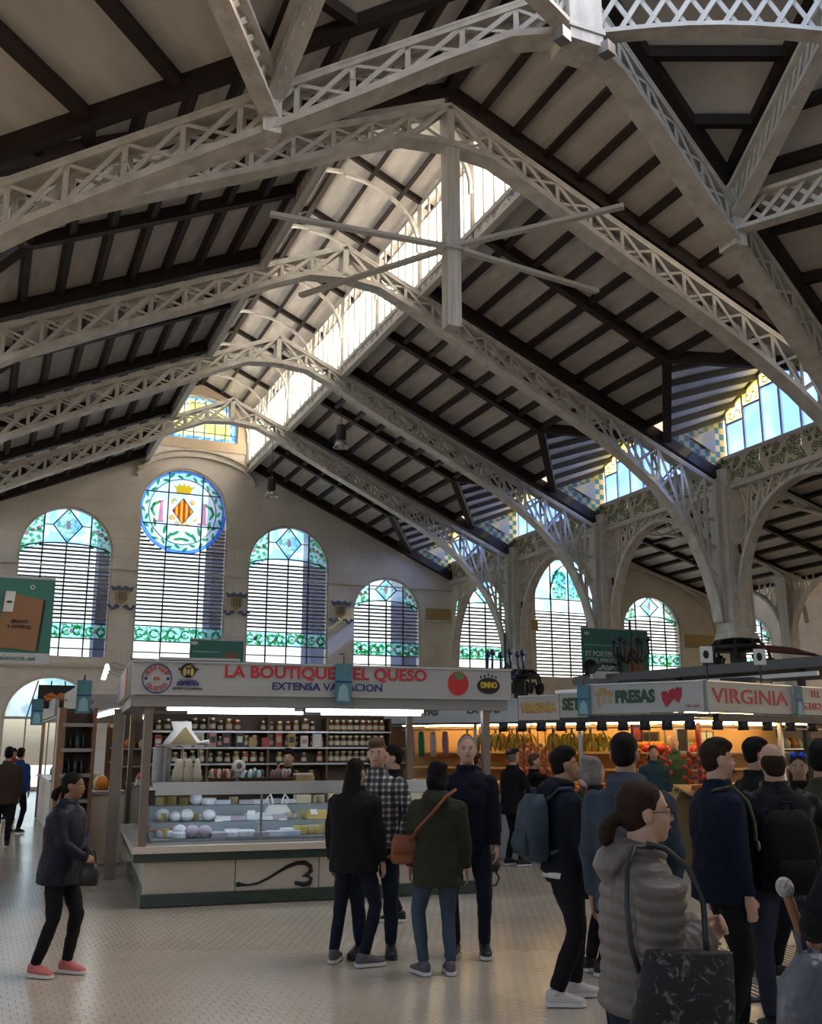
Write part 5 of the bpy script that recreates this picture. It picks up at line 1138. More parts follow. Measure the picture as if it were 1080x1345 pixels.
for zi, z in enumerate((.275, .625, .975, 1.325, 1.675)):
    for i in range(4):
        k = 1 if zi == 2 else (0 if rnd.random() < .6 else 2)
        inst('wine_bottle', bme[k], TR(1.15 + .09 * i, 15.4 + .05 * (i % 2), z), None, label='%s wine bottle on the %s shelf of the tall wooden shelf' % (bcol[k][0], ('lowest', 'second', 'third', 'fourth', 'highest')[zi]), cat='bottle', group='%s bottles on the %s bottle shelf' % (bcol[k][0], ('lowest', 'second', 'third', 'fourth', 'highest')[zi]))
def aisle_stall(lab, x, y, w, d, rz, front=SIGNW, tubes=TUBE, goods=None, h=2.5, ztop=None):
    t = thing('market_stall', lab, 'stall', (x, y, 0), rz)
    box('fascia', (w / 2, 0, h), (w, .08, .36), front, t); box('fascia_side', (0, d / 2, h), (.08, d, .36), front, t); box('canopy', (w / 2, d / 2, h - .2), (w, d, .05), SOFFIT, t)
    box('counter', (w / 2, .35, .5), (w - .2, .6, 1.0), PANEL, t); box('counter_top', (w / 2, .32, 1.02), (w - .15, .7, .04), STEEL, t); box('back_wall', (w / 2, d - .1, 1.1), (w, .06, 2.2), DARKW, t)
    for px_ in (0.05, w - .05):
        for py_ in (.05, d - .05): bar('post', (px_, py_, 0), (px_, py_, h - .1), .08, .08, POSTM, t, (0, 1, 0))
    for z in (1.3, 1.65): box('shelf', (w / 2, d - .3, z), (w - .2, .3, .03), STEEL, t)
    MB().tube([(.3, .5, h - .27), (w - .3, .5, h - .27)], .02, 6).build('tube', tubes, t)
    gm = goods or [FM['red'], FM['orange'], FM['green'], chm['cream']]
    M0 = TR(x, y, 0, rz)
    pr = [MB().loft([((0, 0, 0), (.1, 0, 0), (0, .08, 0)), ((0, 0, .12), (.11, 0, 0), (0, .09, 0)), ((0, 0, .2), (.05, 0, 0), (0, .04, 0))], 9).mesh('goods_bag', m_, True) for m_ in gm]
    n = int((w - .5) / .24)
    for k in range(n):
        for zz, yy in ((1.042, .35), (1.667, d - .3)):
            q = rnd.randrange(len(pr))
            inst('goods_bag', pr[q], M0 @ TR(.3 + .24 * k, yy, zz, rnd.random() * 3, rnd.uniform(.8, 1.1)), None, label='%s bag on the %s of the %s' % (gm[q].name.split('_')[1], 'counter' if zz < 1.3 else 'shelf', lab), cat='goods', group='%s goods %s on %s' % (gm[q].name, 'front' if zz < 1.3 else 'back', lab))
    return t
PALE = mat('fascia_pale', (.40, .36, .32), .6)
aisle_stall('stall with pale boards behind the bottle shelf', 1.5, 20.3, 4.2, 2.6, R(-90), PALE, TUBE)
aisle_stall('stall at the end of the left aisle', 1.45, 27.0, 5.0, 2.6, R(-90), PALE, TUBEW)
aisle_stall('dim stall behind the cheese stall', 2.6, 19.5, 3.4, 2.4, 0, PALE, TUBE)
aisle_stall('stall beyond the cheese stall', 3.2, 26, 4.0, 2.6, 0, SOFFIT, TUBEW)
aisle_stall('stall left of the fruit stall', 6.5, 21.5, 3.6, 2.6, 0, SOFFIT, TUBEW)
aisle_stall('far stall beneath the arcade arches', 11.5, 27, 5, 2.6, 0, SOFFIT, TUBEW)
aisle_stall('stall under the dark roof', 13.2, 17.5, 5, 2.6, R(15), SOFFIT, TUBEW, h=2.7)
aisle_stall('stall far right of the fruit stall', 15.0, 13.6, 4, 2.6, R(15), SIGNW, TUBEW)
small_banner('teal pennant hanging at the left corner of the cheese stall side', TR(1.33, 14.9, 2.38), ((0, .1, .3), (0, .62, -.16))); small_banner('teal pennant hanging over the far left aisle', TR(.95, 19.4, 2.3), ((.1, 0, .3), (.56, 0, .2)))
pn = thing('hanging_poster', 'dark poster with an orange emblem hung in the left doorway', 'poster', (1.55, 24, 2.78))
box('poster_face', (0, 0, 0), (.78, .02, .52), BLACK, pn)
MB().prism([(-.28, .02), (-.1, .1), (0, .03), (.1, .1), (.28, .02), (.2, -.1), (.08, -.06), (0, -.12), (-.08, -.06), (-.2, -.1)], .01, Matrix.Translation((0, -.022, 0))).build('emblem', mat('emblem_orange', (.6, .16, .02), .5), pn)
# ================================================================ roofs, poles and fittings above the stalls
sr = thing('stall_roof', 'dark sheet roof with pale edge beams over the right-hand stalls', 'roof')
slab('roof_sheet', [(13.3, 21.2, 3.2), (14.6, 14.2, 3.22), (24, 17.5, 3.6), (22, 24, 3.6)], .08, DARKIRON, sr)
bar('edge_beam', (13.3, 21.1, 3.25), (14.6, 14.1, 3.27), .12, .2, mat('roof_edge', (.12, .12, .12), .6), sr); bar('edge_beam', (13.0, 21.5, 3.0), (14.2, 14.2, 3.02), .06, .08, STEEL, sr); bar('edge_beam', (14.6, 14.1, 3.27), (24, 17.4, 3.65), .12, .2, MATS['roof_edge'], sr)
for y in (15.0, 18, 21): bar('roof_post', (14 + (18 - y) * .19, y, 0), (14 + (18 - y) * .19, y, 3.2), .1, .1, DARKIRON, sr, (0, 1, 0))
aw = thing('red_awning', 'small red sloping awning beyond the dark stall roof', 'awning', (19.2, 20.2, 0))
slab('awning_sheet', [(-.8, -.3, 4.02), (.8, -.3, 3.98), (.8, .6, 4.25), (-.5, .6, 4.3)], .04, mat('awning_red', (.10, .008, .008), .8), aw)
for sx in (-.9, .9): bar('awning_post', (sx, 0, 3.5), (sx, 0, 4.1), .06, .06, DARKIRON, aw, (0, 1, 0))
def cand(lab, x, y, z, dn=1.2):
    t = thing('iron_candelabrum', lab, 'candelabrum', (x, y, z))
    MB().tube([(0, 0, -dn), (0, 0, .9)], .035, 6).build('stem', DARKIRON, t)
    for k in range(6):
        a = k * math.pi / 3 + .3; ca, sa = math.cos(a), math.sin(a)
        MB().tube([(0, 0, .0 + .05 * k), (.25 * ca, .25 * sa, -.1), (.42 * ca, .42 * sa, .1), (.4 * ca, .4 * sa, .38)], .03, 5).build('branch', DARKIRON, t, True)
        MB().lathe([(.03, 0), (.07, .04), (.05, .12), (.01, .14)], 7, (.4 * ca, .4 * sa, .38)).build('socket', DARKIRON, t)
cand('dark iron candelabrum standing before the green A CASA banner', 14.2, 20.0, 3.75, .5)
cand('dark iron candelabrum above the right end of the cheese sign', 10.8, 20.0, 3.3, 3.3)
pl = thing('roof_pole', 'dark pole with a horn loudspeaker above the fruit stall', 'pole', (14.02, 20.3, 0))
bar('pole', (0, 0, 2.2), (0, 0, 4.05), .14, .14, DARKIRON, pl, (0, 1, 0)); MB().tube([(0, 0, 3.6), (-.5, -.1, 3.62), (-.95, -.2, 3.5)], .03, 6).build('arm', DARKIRON, pl)
o = MB().lathe([(.04, 0), (.07, .1), (.17, .22), (.16, .22), (.05, .1)], 14).build('horn', BLACK, pl, True); o.location = (-1.0, -.25, 3.5); o.rotation_euler = (R(90), 0, R(-20))
box('white_box', (-.55, -.25, 3.33), (.75, .12, .17), WHITE, pl)
for nm, x in (('left of', 10.68), ('right of', 11.77)):
    t = thing('small_notice', 'white square notice with a black arrow %s the dark column' % nm, 'sign', (x, 13.0, 3.14), R(-20))
    box('notice_face', (0, 0, 0), (.2, .015, .26), WHITE, t); MB().ell((-.01, -.012, 0), (.05, .006, .07), 8, 5).build('arrow', BLACK, t); bar('notice_post', (0, .02, -.97), (0, .02, .1), .02, .02, DARKIRON, t, (0, 1, 0))
for k in range(5):
    x, y = ((8.2, 17.5), (9.5, 18.6), (7.2, 19), (12, 16.4), (13.4, 15.2))[k]
    t = thing('stall_roof_unit', 'low dark ventilation unit on the stall roofs, %s from the left' % ('second', 'third', 'first', 'fourth', 'fifth')[k], 'roof unit', (x, y, 2.55), rnd.uniform(-.5, .5))
    box('casing', (0, 0, .2), (1.1, .6, .4), DARKIRON, t); box('grille', (0, -.31, .2), (.8, .02, .28), SOFFIT, t); MB().tube([(-.6, 0, .1), (-.9, .1, .3), (-1.3, .1, .15)], .025, 5).build('cable', BLACK, t)
# ================================================================ people
SKIN = {n: mat('skin_' + n, c_, .5, var=.08) for n, c_ in (('fair', (.50, .30, .21)), ('tan', (.36, .20, .13)), ('brown', (.24, .12, .075)))}
HAIR = {n: mat('hair_' + n, c_, .6, var=.35, scale=30, bump=.3, bscale=160, spec=.12) for n, c_ in (('black', (.008, .006, .006)), ('brown', (.03, .016, .01)), ('grey', (.22, .20, .18)), ('sandy', (.12, .075, .045)), ('chestnut', (.07, .025, .012)))}
def cloth(n, c_, r=.85, b=.5, bs=18): return mat('cloth_' + n, c_, r, var=.18, scale=9, bump=b, bscale=bs, spec=.25)
def plaid_mat():
    m, t, b = nodes_of('cloth_plaid', .85); v = texc(t); acc = None
    for d, sc in (('X', 9), ('Z', 9)):
        w = t.nodes.new('ShaderNodeTexWave'); w.bands_direction = d; w.inputs['Scale'].default_value = sc / 3; t.links.new(v, w.inputs['Vector'])
        c = ramp(t, [(0, (.2, .2, .21)), (.4, (.85, .83, .8)), (.6, (.85, .83, .8)), (.85, (.14, .14, .15))], w.outputs['Fac'])
        if acc is None: acc = c
        else:
            mx = t.nodes.new('ShaderNodeMix'); mx.data_type = 'RGBA'; mx.blend_type = 'MULTIPLY'; mx.inputs[0].default_value = 1
            t.links.new(acc, mx.inputs[6]); t.links.new(c, mx.inputs[7]); acc = mx.outputs[2]
    t.links.new(acc, b.inputs['Base Color']); return m
PLAID = plaid_mat()
WRK = bpy.data.textures.new('folds', 'CLOUDS'); WRK.noise_scale = .11; WRK.noise_depth = 1
def rem(o, vox, sm=4, disp=0):
    m = o.modifiers.new('remesh', 'REMESH'); m.mode = 'VOXEL'; m.voxel_size = vox; m.use_smooth_shade = True
    if sm: s_ = o.modifiers.new('smooth', 'SMOOTH'); s_.factor = .5; s_.iterations = sm
    if disp:
        d = o.modifiers.new('folds', 'DISPLACE'); d.texture = WRK; d.strength = disp; d.mid_level = .5; d.texture_coords = 'GLOBAL'
def ik(a, c, l1, l2, hint):
    a = Vector(a); c = Vector(c); d = c - a; L = min(d.length, (l1 + l2) * .995); d.normalize(); c = a + d * L
    x = (l1 * l1 - l2 * l2 + L * L) / (2 * L); h = math.sqrt(max(0, l1 * l1 - x * x))
    hv = Vector(hint); hv = hv - d * hv.dot(d); hv.normalize()
    return a + d * x + hv * h, c
def hand(mb, w, d, n, side, s, curl, spread=1.0, fr=.0088):
    """palm, four fingers and a thumb; d along the hand, n out of the palm, side towards the thumb"""
    w = Vector(w); d = Vector(d).normalized(); n = Vector(n); n = (n - d * n.dot(d)).normalized(); t = d.cross(n).normalized()
    if t.dot(Vector(side)) < 0: t = -t
    k = s
    mb.loft([(w - d * .02 * k, t * .026 * k, n * .02 * k), (w + d * .03 * k, t * .036 * k, n * .019 * k), (w + d * .07 * k, t * .041 * k, n * .016 * k), (w + d * .095 * k, t * .038 * k, n * .012 * k)], 10)
    for i, (o, L) in enumerate(((.03, .072), (.010, .082), (-.011, .076), (-.03, .06))):
        p = w + d * .085 * k + t * o * k * spread; a = curl * .6; dd = d * math.cos(a) + n * math.sin(a) + t * (o * 1.2)
        q = p + dd * L * .45 * k; a2 = curl * 1.5; d2 = d * math.cos(a2) + n * math.sin(a2); r_ = q + d2 * L * .35 * k
        a3 = curl * 2.2; r2 = r_ + (d * math.cos(a3) + n * math.sin(a3)) * L * .25 * k
        mb.tube([p - d * .02 * k, p, q, r_, r2], [fr * k * 1.1, fr * k * 1.1, fr * k, fr * k * .95, fr * k * .75], 7)
    p = w + d * .02 * k + t * .028 * k
    mb.tube([p, p + (t * .6 + d * .7 + n * .25).normalized() * .045 * k, p + (t * .5 + d * .8 + n * .5).normalized() * .08 * k], [.012 * k, .0105 * k, .008 * k], 7)
def person(label, loc, face_, H=1.72, skin='fair', hair=('short', 'brown'), top=None, trousers=None, shoes=None, hem=.82, feet=((-.1, 0, 8), (.1, 0, -8)), hands=((-.24, .04, .82), (.24, .04, .82)), curl=(.45, .45),
           elbow=((-.6, -.7, 0), (.6, -.7, 0)), palm=((1, 0, 0), (-1, 0, 0)), lean=0, yaw=0, pitch=0, vox=.0125, puff=0, stout=1.0, collar='collar', tee=None, z0=0, flare=1.0, slvr=1.0, glasses=False, tilt_hip=0, loose=1.0, soles=None, shw=.185):
    s = H / 1.75; rz = -R(YAW + face_)
    body = bpy.data.objects.new('person', None)
    mb = MB(); jk = MB(); tr = MB(); SLV = []
    P = Vector((tilt_hip, 0, .93)) * s; la = R(lean); sp = Vector((-tilt_hip * .6, math.sin(la), math.cos(la))).normalized(); fw = Vector((0, math.cos(la), -math.sin(la)))
    X = Vector((1, 0, 0))
    def ringat(t, rx, ry, yo=0): return (P + sp * t * s + fw * yo * s, X * rx * s, fw * ry * s)
    # --- body core
    k = .86
    mb.loft([ringat(-.1, .13 * k, .10 * k), ringat(0, .165 * k, .115 * k), ringat(.13, .145 * k, .1 * k), ringat(.3, .168 * k, .115 * k), ringat(.42, .17 * k, .105 * k), ringat(.5, .13 * k, .08 * k), ringat(.53, .075, .065), ringat(.58, .06, .06, .01), ringat(.65, .056, .06, .02)], 16)
    HC = P + sp * .70 * s + fw * .03 * s
    HM = Matrix.Translation(HC) @ Matrix.Rotation(R(yaw), 4, 'Z') @ Matrix.Rotation(R(-pitch), 4, 'X') @ Matrix.Scale(s * 1.02, 4)
    def hell(m_, c, r, n=14, mm=10): m_.lathe([(max(1e-5, math.sin(math.pi * i / mm)), -math.cos(math.pi * i / mm)) for i in range(mm + 1)], n, (0, 0, 0), HM @ Matrix.Translation(c) @ Matrix.Diagonal((*r, 1)))
    for c, r in (((0, -.012, .03), (.074, .093, .088)), ((0, .022, -.03), (.061, .066, .085)), ((0, .05, -.086), (.034, .03, .026)), ((0, .097, -.026), (.0135, .017, .013)), ((0, .086, -.004), (.0095, .014, .03)), ((0, .064, .024), (.052, .022, .012)),
                 ((.033, .053, -.03), (.024, .024, .022)), ((-.033, .053, -.03), (.024, .024, .022)), ((.075, -.012, -.012), (.0115, .02, .033)), ((-.075, -.012, -.012), (.0115, .02, .033)), ((0, .077, -.058), (.024, .014, .012))): hell(mb, c, r)
    # --- legs
    for i, sg in enumerate((-1, 1)):
        fx_, fy_, ta = feet[i][:3]; fz_ = feet[i][3] if len(feet[i]) > 3 else 0
        A = Vector((fx_ * s, fy_ * s - .02 * s, (.085 + fz_) * s)); hp_ = P + X * sg * .09 * s - Vector((0, 0, .02)) * s
        tdir = Vector((-math.sin(R(ta)), math.cos(R(ta)), 0))
        K, A = ik(hp_, A, .435 * s, .425 * s, tdir + X * sg * .1)
        mb.tube([hp_, hp_.lerp(K, .5), K, K.lerp(A, .35), A], [.075 * s, .065 * s, .046 * s, .045 * s, .032 * s], 12)
        mb.tube([A, A + Vector((0, 0, -.04 * s)) + tdir * .03 * s, A + Vector((0, 0, -.055 * s)) + tdir * .12 * s], [.034 * s, .036 * s, .028 * s], 10)
        lo = loose
        tr.tube([hp_ + Vector((0, 0, .05 * s)), hp_.lerp(K, .45), K, K.lerp(A, .4), A + Vector((0, 0, .015 * s))], [.098 * s, .088 * s * lo, .066 * s * lo, .062 * s * lo, .05 * s * lo], 14)
        # shoe
        sm_ = shoes or BLACK
        sh = MB(); F0 = Vector((A.x, A.y, fz_ * s)) ; side_ = Vector((tdir.y, -tdir.x, 0))
        U = Vector((0, 0, 1))
        sh.loft([(F0 - tdir * .075 * s + U * .055 * s, side_ * .02 * s, U * .035 * s), (F0 - tdir * .055 * s + U * .06 * s, side_ * .038 * s, U * .05 * s), (F0 + U * .065 * s, side_ * .043 * s, U * .055 * s), (F0 + tdir * .06 * s + U * .055 * s, side_ * .045 * s, U * .042 * s), (F0 + tdir * .12 * s + U * .042 * s, side_ * .05 * s, U * .03 * s), (F0 + tdir * .175 * s + U * .035 * s, side_ * .042 * s, U * .022 * s), (F0 + tdir * .2 * s + U * .03 * s, side_ * .02 * s, U * .012 * s)], 14, 2.4)
        sh.tube([F0 + U * .07 * s, A + U * .02 * s], [.045 * s, .046 * s], 12)
        so_ = sh.build('shoe', sm_, body, True)
        ou = [(-.08, .02), (-.06, .042), (0, .046), (.06, .048), (.12, .053), (.17, .046), (.205, .02)]
        pts = [(F0 + tdir * a * s + side_ * w_ * s) for a, w_ in ou] + [(F0 + tdir * a * s - side_ * w_ * s) for a, w_ in ou[::-1]]
        n_ = len(pts)
        MB().add([(p.x, p.y, .002 + fz_ * s) for p in pts] + [(p.x, p.y, .028 * s + fz_ * s) for p in pts], [list(range(n_))[::-1], [q + n_ for q in range(n_)]] + [[q, (q + 1) % n_, (q + 1) % n_ + n_, q + n_] for q in range(n_)]).build('sole', soles or WHITE, so_)
    tr.loft([ringat(-.13, .12 * stout, .105 * stout), ringat(-.04, .165 * stout, .128 * stout), ringat(.06, .162 * stout, .122 * stout), ringat(.13, .15 * stout, .11 * stout)], 16)
    # --- arms
    for i, sg in enumerate((-1, 1)):
        S = P + sp * .475 * s + X * sg * shw * s; T = Vector(hands[i]) * s
        E, Wr = ik(S, T, .295 * s, .26 * s, elbow[i]); d = (Wr - E).normalized()
        mb.tube([S, S.lerp(E, .5), E, E.lerp(Wr, .4), Wr], [.044 * s, .04 * s, .034 * s, .033 * s, .025 * s], 12)
        hand(mb, Wr, d, palm[i], (0, 1, .2), s, curl[i], 1.0, .0088 if vox > .009 else .0082)
        Q = slvr
        W2 = Wr - d * .005
        if puff:
            n_ = 12; ps = [S + (E - S) * (j / n_) for j in range(n_)] + [E + (W2 - E) * (j / n_) for j in range(n_ + 1)]
            rs = []
            for j in range(len(ps)):
                f = j / (len(ps) - 1); base = (.083 - .030 * f) * s * Q; rs.append(base + puff * abs(math.sin(j * math.pi / 2.0)) - puff * .5)
            ps2, rs2 = [], []
            for j in range(len(ps) - 1):
                for q in range(4): ps2.append(ps[j].lerp(ps[j + 1], q / 4)); ff = (j + q / 4); rs2.append((.084 - .030 * ff / 24) * s * Q + puff * (abs(math.sin(ff * math.pi / 2.2)) ** .5 - .5))
            slv = MB().tube(ps2 + [W2], rs2 + [.045 * s], 16); SLV.append(slv)
        else:
            jk.tube([S - X * sg * .03 * s, S.lerp(E, .15), S.lerp(E, .5), E, E.lerp(W2, .5), W2], [.06 * s, .07 * s * Q, .062 * s * Q, .056 * s * Q, .05 * s * Q, .042 * s * Q], 14)
        if i == 0: handL = Wr
        else: handR = Wr
    # --- jacket
    th = hem / s - .93
    tt = [th, th + .02, (th + .1) / 2 + .0, .05, .13, .3, .42, .49, .535]
    prof = {.05: (.185, .14), .13: (.175, .13), .3: (.19, .14), .42: (.212, .125), .495: (.155, .095), .535: (.085, .08)}
    def jr(t):
        ks = sorted(prof)
        if t <= ks[0]: f = min(1, (ks[0] - t) / .35); return (.185 + .03 * f * flare, .14 + .03 * f * flare)
        for a, b in zip(ks, ks[1:]):
            if a <= t <= b: f = (t - a) / (b - a); return tuple(prof[a][q] + (prof[b][q] - prof[a][q]) * f for q in (0, 1))
        return prof[ks[-1]]
    nst = int((.535 - th) / (.0125 if puff else .04)) + 1; rg = []
    for j in range(nst + 1):
        t = th + (.535 - th) * j / nst; rx, ry = jr(t)
        if puff:
            e = puff * (abs(math.sin((t - th) * math.pi / .056)) ** .5 - .5) / s if t < .5 else 0; rx += e + .012; ry += e + .012
        rg.append(ringat(t, rx * stout, ry * stout))
    jk.loft(rg, 24, 2.3)
    if collar == 'collar':
        a = []
        for j in range(17):
            t = 2 * math.pi * j / 16; p = P + sp * .565 * s + X * .078 * s * math.sin(t) + fw * (.07 * math.cos(t) + .008) * s; a.append(p)
        jk.tube(a, .024 * s, 8, False)
    elif collar == 'hood':
        jk.loft([(P + sp * .44 * s - fw * .13 * s, X * .07 * s, sp * .03 * s), (P + sp * .49 * s - fw * .135 * s, X * .115 * s, fw * .045 * s), (P + sp * .545 * s - fw * .10 * s, X * .125 * s, fw * .06 * s), (P + sp * .585 * s - fw * .06 * s, X * .10 * s, fw * .05 * s), (P + sp * .60 * s - fw * .06 * s, X * .05 * s, fw * .02 * s)], 16)
        a = []
        for j in range(17):
            t = 2 * math.pi * j / 16; a.append(P + sp * (.56 + .015 * math.cos(t + math.pi)) * s + X * .088 * s * math.sin(t) + fw * (.075 * math.cos(t) + .005) * s)
        jk.tube(a, .03 * s, 8, False)
    # --- assemble
    me = mb.mesh('body', SKIN[skin], True); body2 = bpy.data.objects.new('person', me); COL.objects.link(body2)
    for ch in [o for o in bpy.data.objects if o.parent == body]: ch.parent = body2
    bpy.data.objects.remove(body); body = body2
    body.location = (loc[0], loc[1], z0); body.rotation_euler = (0, 0, rz); tag(body, label, 'person'); rem(body, vox, 3)
    o = jk.build('jacket', top, body, True); rem(o, vox * (1.0 if puff else 1.15), 2 if puff else 4, 0 if puff else .022)
    for sv in SLV: o = sv.build('sleeve', top, body, True); rem(o, vox, 2)
    o = tr.build('trousers', trousers, body, True); rem(o, vox * 1.15, 4, .018)
    if tee: 
        o = MB().loft([ringat(th - .035, .172, .13), ringat(th + .05, .17, .128)], 20).build('tee_hem', tee, body, True)
    st, hc = hair; hm = MB()
    if st in ('short', 'long', 'pony', 'cap', 'crop'):
        e = 1 if st != 'crop' else .97
        hell(hm, (0, -.022, .043), (.081 * e, .097 * e, .084 * e)); hell(hm, (0, -.045, -.005), (.073 * e, .062 * e, .075 * e))
        if st == 'short': hell(hm, (.01, .045, .085), (.06, .045, .035)); hell(hm, (0, .0, .1), (.07, .08, .04))
    if st == 'balding': hell(hm, (0, -.033, -.002), (.0815, .084, .074)); hell(hm, (0, -.05, -.05), (.064, .052, .045))
    if st == 'long':
        hm.loft([(HM @ Vector((0, -.05, .06)), HM.to_3x3() @ Vector((.075, 0, 0)), HM.to_3x3() @ Vector((0, .05, 0))), (HM @ Vector((0, -.06, -.06)), HM.to_3x3() @ Vector((.09, 0, 0)), HM.to_3x3() @ Vector((0, .055, 0))), (HM @ Vector((0, -.09, -.2)), HM.to_3x3() @ Vector((.1, 0, 0)), HM.to_3x3() @ Vector((0, .045, 0))), (HM @ Vector((0, -.11, -.36)), HM.to_3x3() @ Vector((.085, 0, 0)), HM.to_3x3() @ Vector((0, .035, 0))), (HM @ Vector((0, -.11, -.42)), HM.to_3x3() @ Vector((.05, 0, 0)), HM.to_3x3() @ Vector((0, .02, 0)))], 14)
    if st == 'pony':
        pts = [HM @ Vector(p) for p in ((0, -.1, -.015), (0, -.135, -.03), (.005, -.16, -.06), (.005, -.165, -.1), (0, -.15, -.135))]
        hm.tube(pts, [.03 * s, .028 * s, .038 * s, .036 * s, .012 * s], 10)
    if st == 'bob':
        for c, r in (((0, -.025, .04), (.092, .1, .09)), ((0, -.05, -.04), (.095, .07, .1)), ((.065, -.02, -.04), (.035, .05, .085)), ((-.065, -.02, -.04), (.035, .05, .085)), ((.04, -.1, -.07), (.04, .04, .05)), ((-.04, -.1, -.03), (.045, .04, .05)), ((0, -.06, .1), (.06, .06, .04)), ((.05, -.05, .09), (.05, .05, .04))): hell(hm, c, r)
    o = hm.build('hair', HAIR[hc], body, True); rem(o, min(vox, .011), 3, .012 if st in ('bob', 'short', 'pony') else .005)
    if st == 'cap':
        cm = MB(); hell(cm, (0, .005, .085), (.1, .12, .038)); hell(cm, (0, .09, .06), (.07, .05, .014)); o = cm.build('flat_cap', cloth('cap', (.02, .02, .022)), body, True); rem(o, .01, 3)
    # --- face details
    for sg in (-1, 1):
        e = MB(); hell(e, (sg * .031, .079, -.002), (.0125, .006, .0055)); o = e.build('eye', WHITE, body, True)
        e = MB(); hell(e, (sg * .031, .0835, -.002), (.0065, .005, .0054)); e.build('iris', BLACK, o, True)
        e = MB(); hell(e, (sg * .031, .081, .0185), (.018, .006, .0035)); e.build('eyebrow', HAIR[hc], body, True)
    e = MB(); hell(e, (0, .0885, -.058), (.021, .006, .006)); e.build('lips', mat('lip', (.32, .11, .09), .5), body, True)
    if glasses:
        e = MB()
        for sg in (-1, 1): e.tube([HM @ Vector((sg * .033 + .022 * math.cos(t), .096, -.003 + .018 * math.sin(t))) for t in np.linspace(0, 6.283, 15)], .0018, 5, False); e.tube([HM @ Vector(p) for p in ((sg * .055, .094, .003), (sg * .076, .03, .004), (sg * .079, -.02, .002))], .0018, 5)
        e.tube([HM @ Vector((-.011, .097, .0)), HM @ Vector((.011, .097, .0))], .0018, 5); e.build('glasses', BLACK, body)
    return body, Matrix.Translation((loc[0], loc[1], z0)) @ Matrix.Rotation(rz, 4, 'Z'), s, HM
def at(u, d, h=1.6):
    """ground position seen in column u at horizontal distance d ahead"""
    lat = (u - 540) / 1310 * (d * .9735 + (h - 1.7) * .2287)
    return (d * fx + lat * fy, d * fy - lat * fx)
NAVY = cloth('navy', (.007, .009, .018)); BLK = cloth('black', (.006, .006, .007)); JEAN = cloth('jeans', (.012, .018, .036)); LJEAN = cloth('light_jeans', (.05, .075, .11)); OLIVE = cloth('olive', (.030, .030, .018)); BLKT = cloth('black_trousers', (.007, .007, .009))
GREYH = cloth('blue_grey', (.04, .055, .078)); PUFFM = mat('cloth_puffer', (.135, .115, .105), .5, var=.12, scale=14, bump=.25, bscale=50, spec=.4); BROWN = cloth('brown', (.05, .03, .02)); DBLUE = cloth('deep_blue', (.006, .011, .026)); LAV = cloth('lavender_grey', (.045, .045, .08))
PINKS = mat('shoe_pink', (.55, .16, .14), .5); GREYS = mat('shoe_grey', (.10, .10, .11), .6); WHS = mat('shoe_white', (.60, .57, .55), .5); BROWNS = mat('shoe_brown', (.05, .028, .018), .45)
# lady in navy at the left
b, M, s, HM = person('lady in a navy quilted jacket and pink trainers standing at the left', (.69, 8.67), 100, 1.5, 'brown', ('pony', 'black'), cloth('navy_jacket', (.007, .009, .022), .5, .6, 14), BLKT, PINKS, .66, ((-.1, .1, -10), (.1, -.09, -15)), ((-.02, .27, 1.0), (.06, .29, .99)), (.9, .9), ((-1, -.5, -.6), (1, -.4, -.6)), ((.8, 0, -.5), (-.8, 0, -.5)), 4, 12, 0, .012, 0, 1.2, flare=.5)
t = thing('shoulder_bag', 'small black bag hanging at the navy lady side', 'bag'); t.matrix_basis = M @ TR(.08, .29, .66, 0, .75)
MB().loft([((0, 0, 0), (.05, 0, 0), (0, .09, 0)), ((0, 0, .1), (.055, 0, 0), (0, .1, 0)), ((0, 0, .22), (.03, 0, 0), (0, .08, 0))], 12, 3).build('bag_body', BLACK, t, True); MB().tube([(0, -.06, .2), (0, -.03, .33), (0, .04, .33), (0, .07, .2)], .012, 6).build('bag_strap', BLACK, t)
# group of four in the middle
person('woman in black with long black hair, seen from behind', (2.93, 8.1), 28, 1.6, 'fair', ('long', 'black'), BLK, cloth('navy_leggings', (.008, .011, .022)), GREYS, .70, ((-.2, .03, 20), (.13, .0, -35)), ((-.25, .02, .78), (.27, .08, .76)), yaw=-5, stout=1.2, flare=.4, slvr=1.15, loose=.95)
person('man in a black and white plaid shirt jacket facing the camera', (3.24, 8.38), 192, 1.76, 'fair', ('short', 'sandy'), PLAID, JEAN, BLACK, .86, ((-.12, .0, 15), (.12, .08, -10)), ((-.2, .1, .9), (.2, .12, .9)), elbow=((-1, -.3, 0), (1, -.3, 0)), yaw=5, soles=BLACK)
b, M, s, HM = person('man in black raising a camera to his face beside the cheese counter', (4.05, 9.95), -75, 1.70, 'fair', ('short', 'black'), BLK, BLKT, BLACK, .85, ((-.12, -.05, 5), (.12, .1, -60)), ((-.07, .22, 1.50), (.08, .2, 1.5)), (1, 1), ((-1, .1, -.8), (1, .1, -.8)), ((1, 0, 0), (-1, 0, 0)), yaw=10)
t = thing('camera', 'black camera held to the face of the man in black', 'camera'); t.matrix_basis = M @ TR(0, .23, 1.56)
box('camera_body', (0, 0, 0), (.13, .06, .09), BLACK, t); o = MB().lathe([(.035, 0), (.035, .07), (.028, .075), (.02, .07)], 14).build('lens', BLACK, t, True); o.rotation_euler = (R(-90), 0, 0); box('viewfinder', (0, 0, .055), (.05, .05, .03), BLACK, t)
b, M, s, HM = person('woman in an olive parka and light jeans, seen from behind', (3.42, 7.52), 12, 1.57, 'fair', ('bob', 'black'), OLIVE, LJEAN, mat('shoe_mauve', (.11, .10, .12), .6), .64, ((-.12, -.02, 40), (.1, .05, 20)), ((-.27, .06, .80), (.26, .06, .78)), stout=1.15, flare=.5, collar='hood', slvr=1.1)
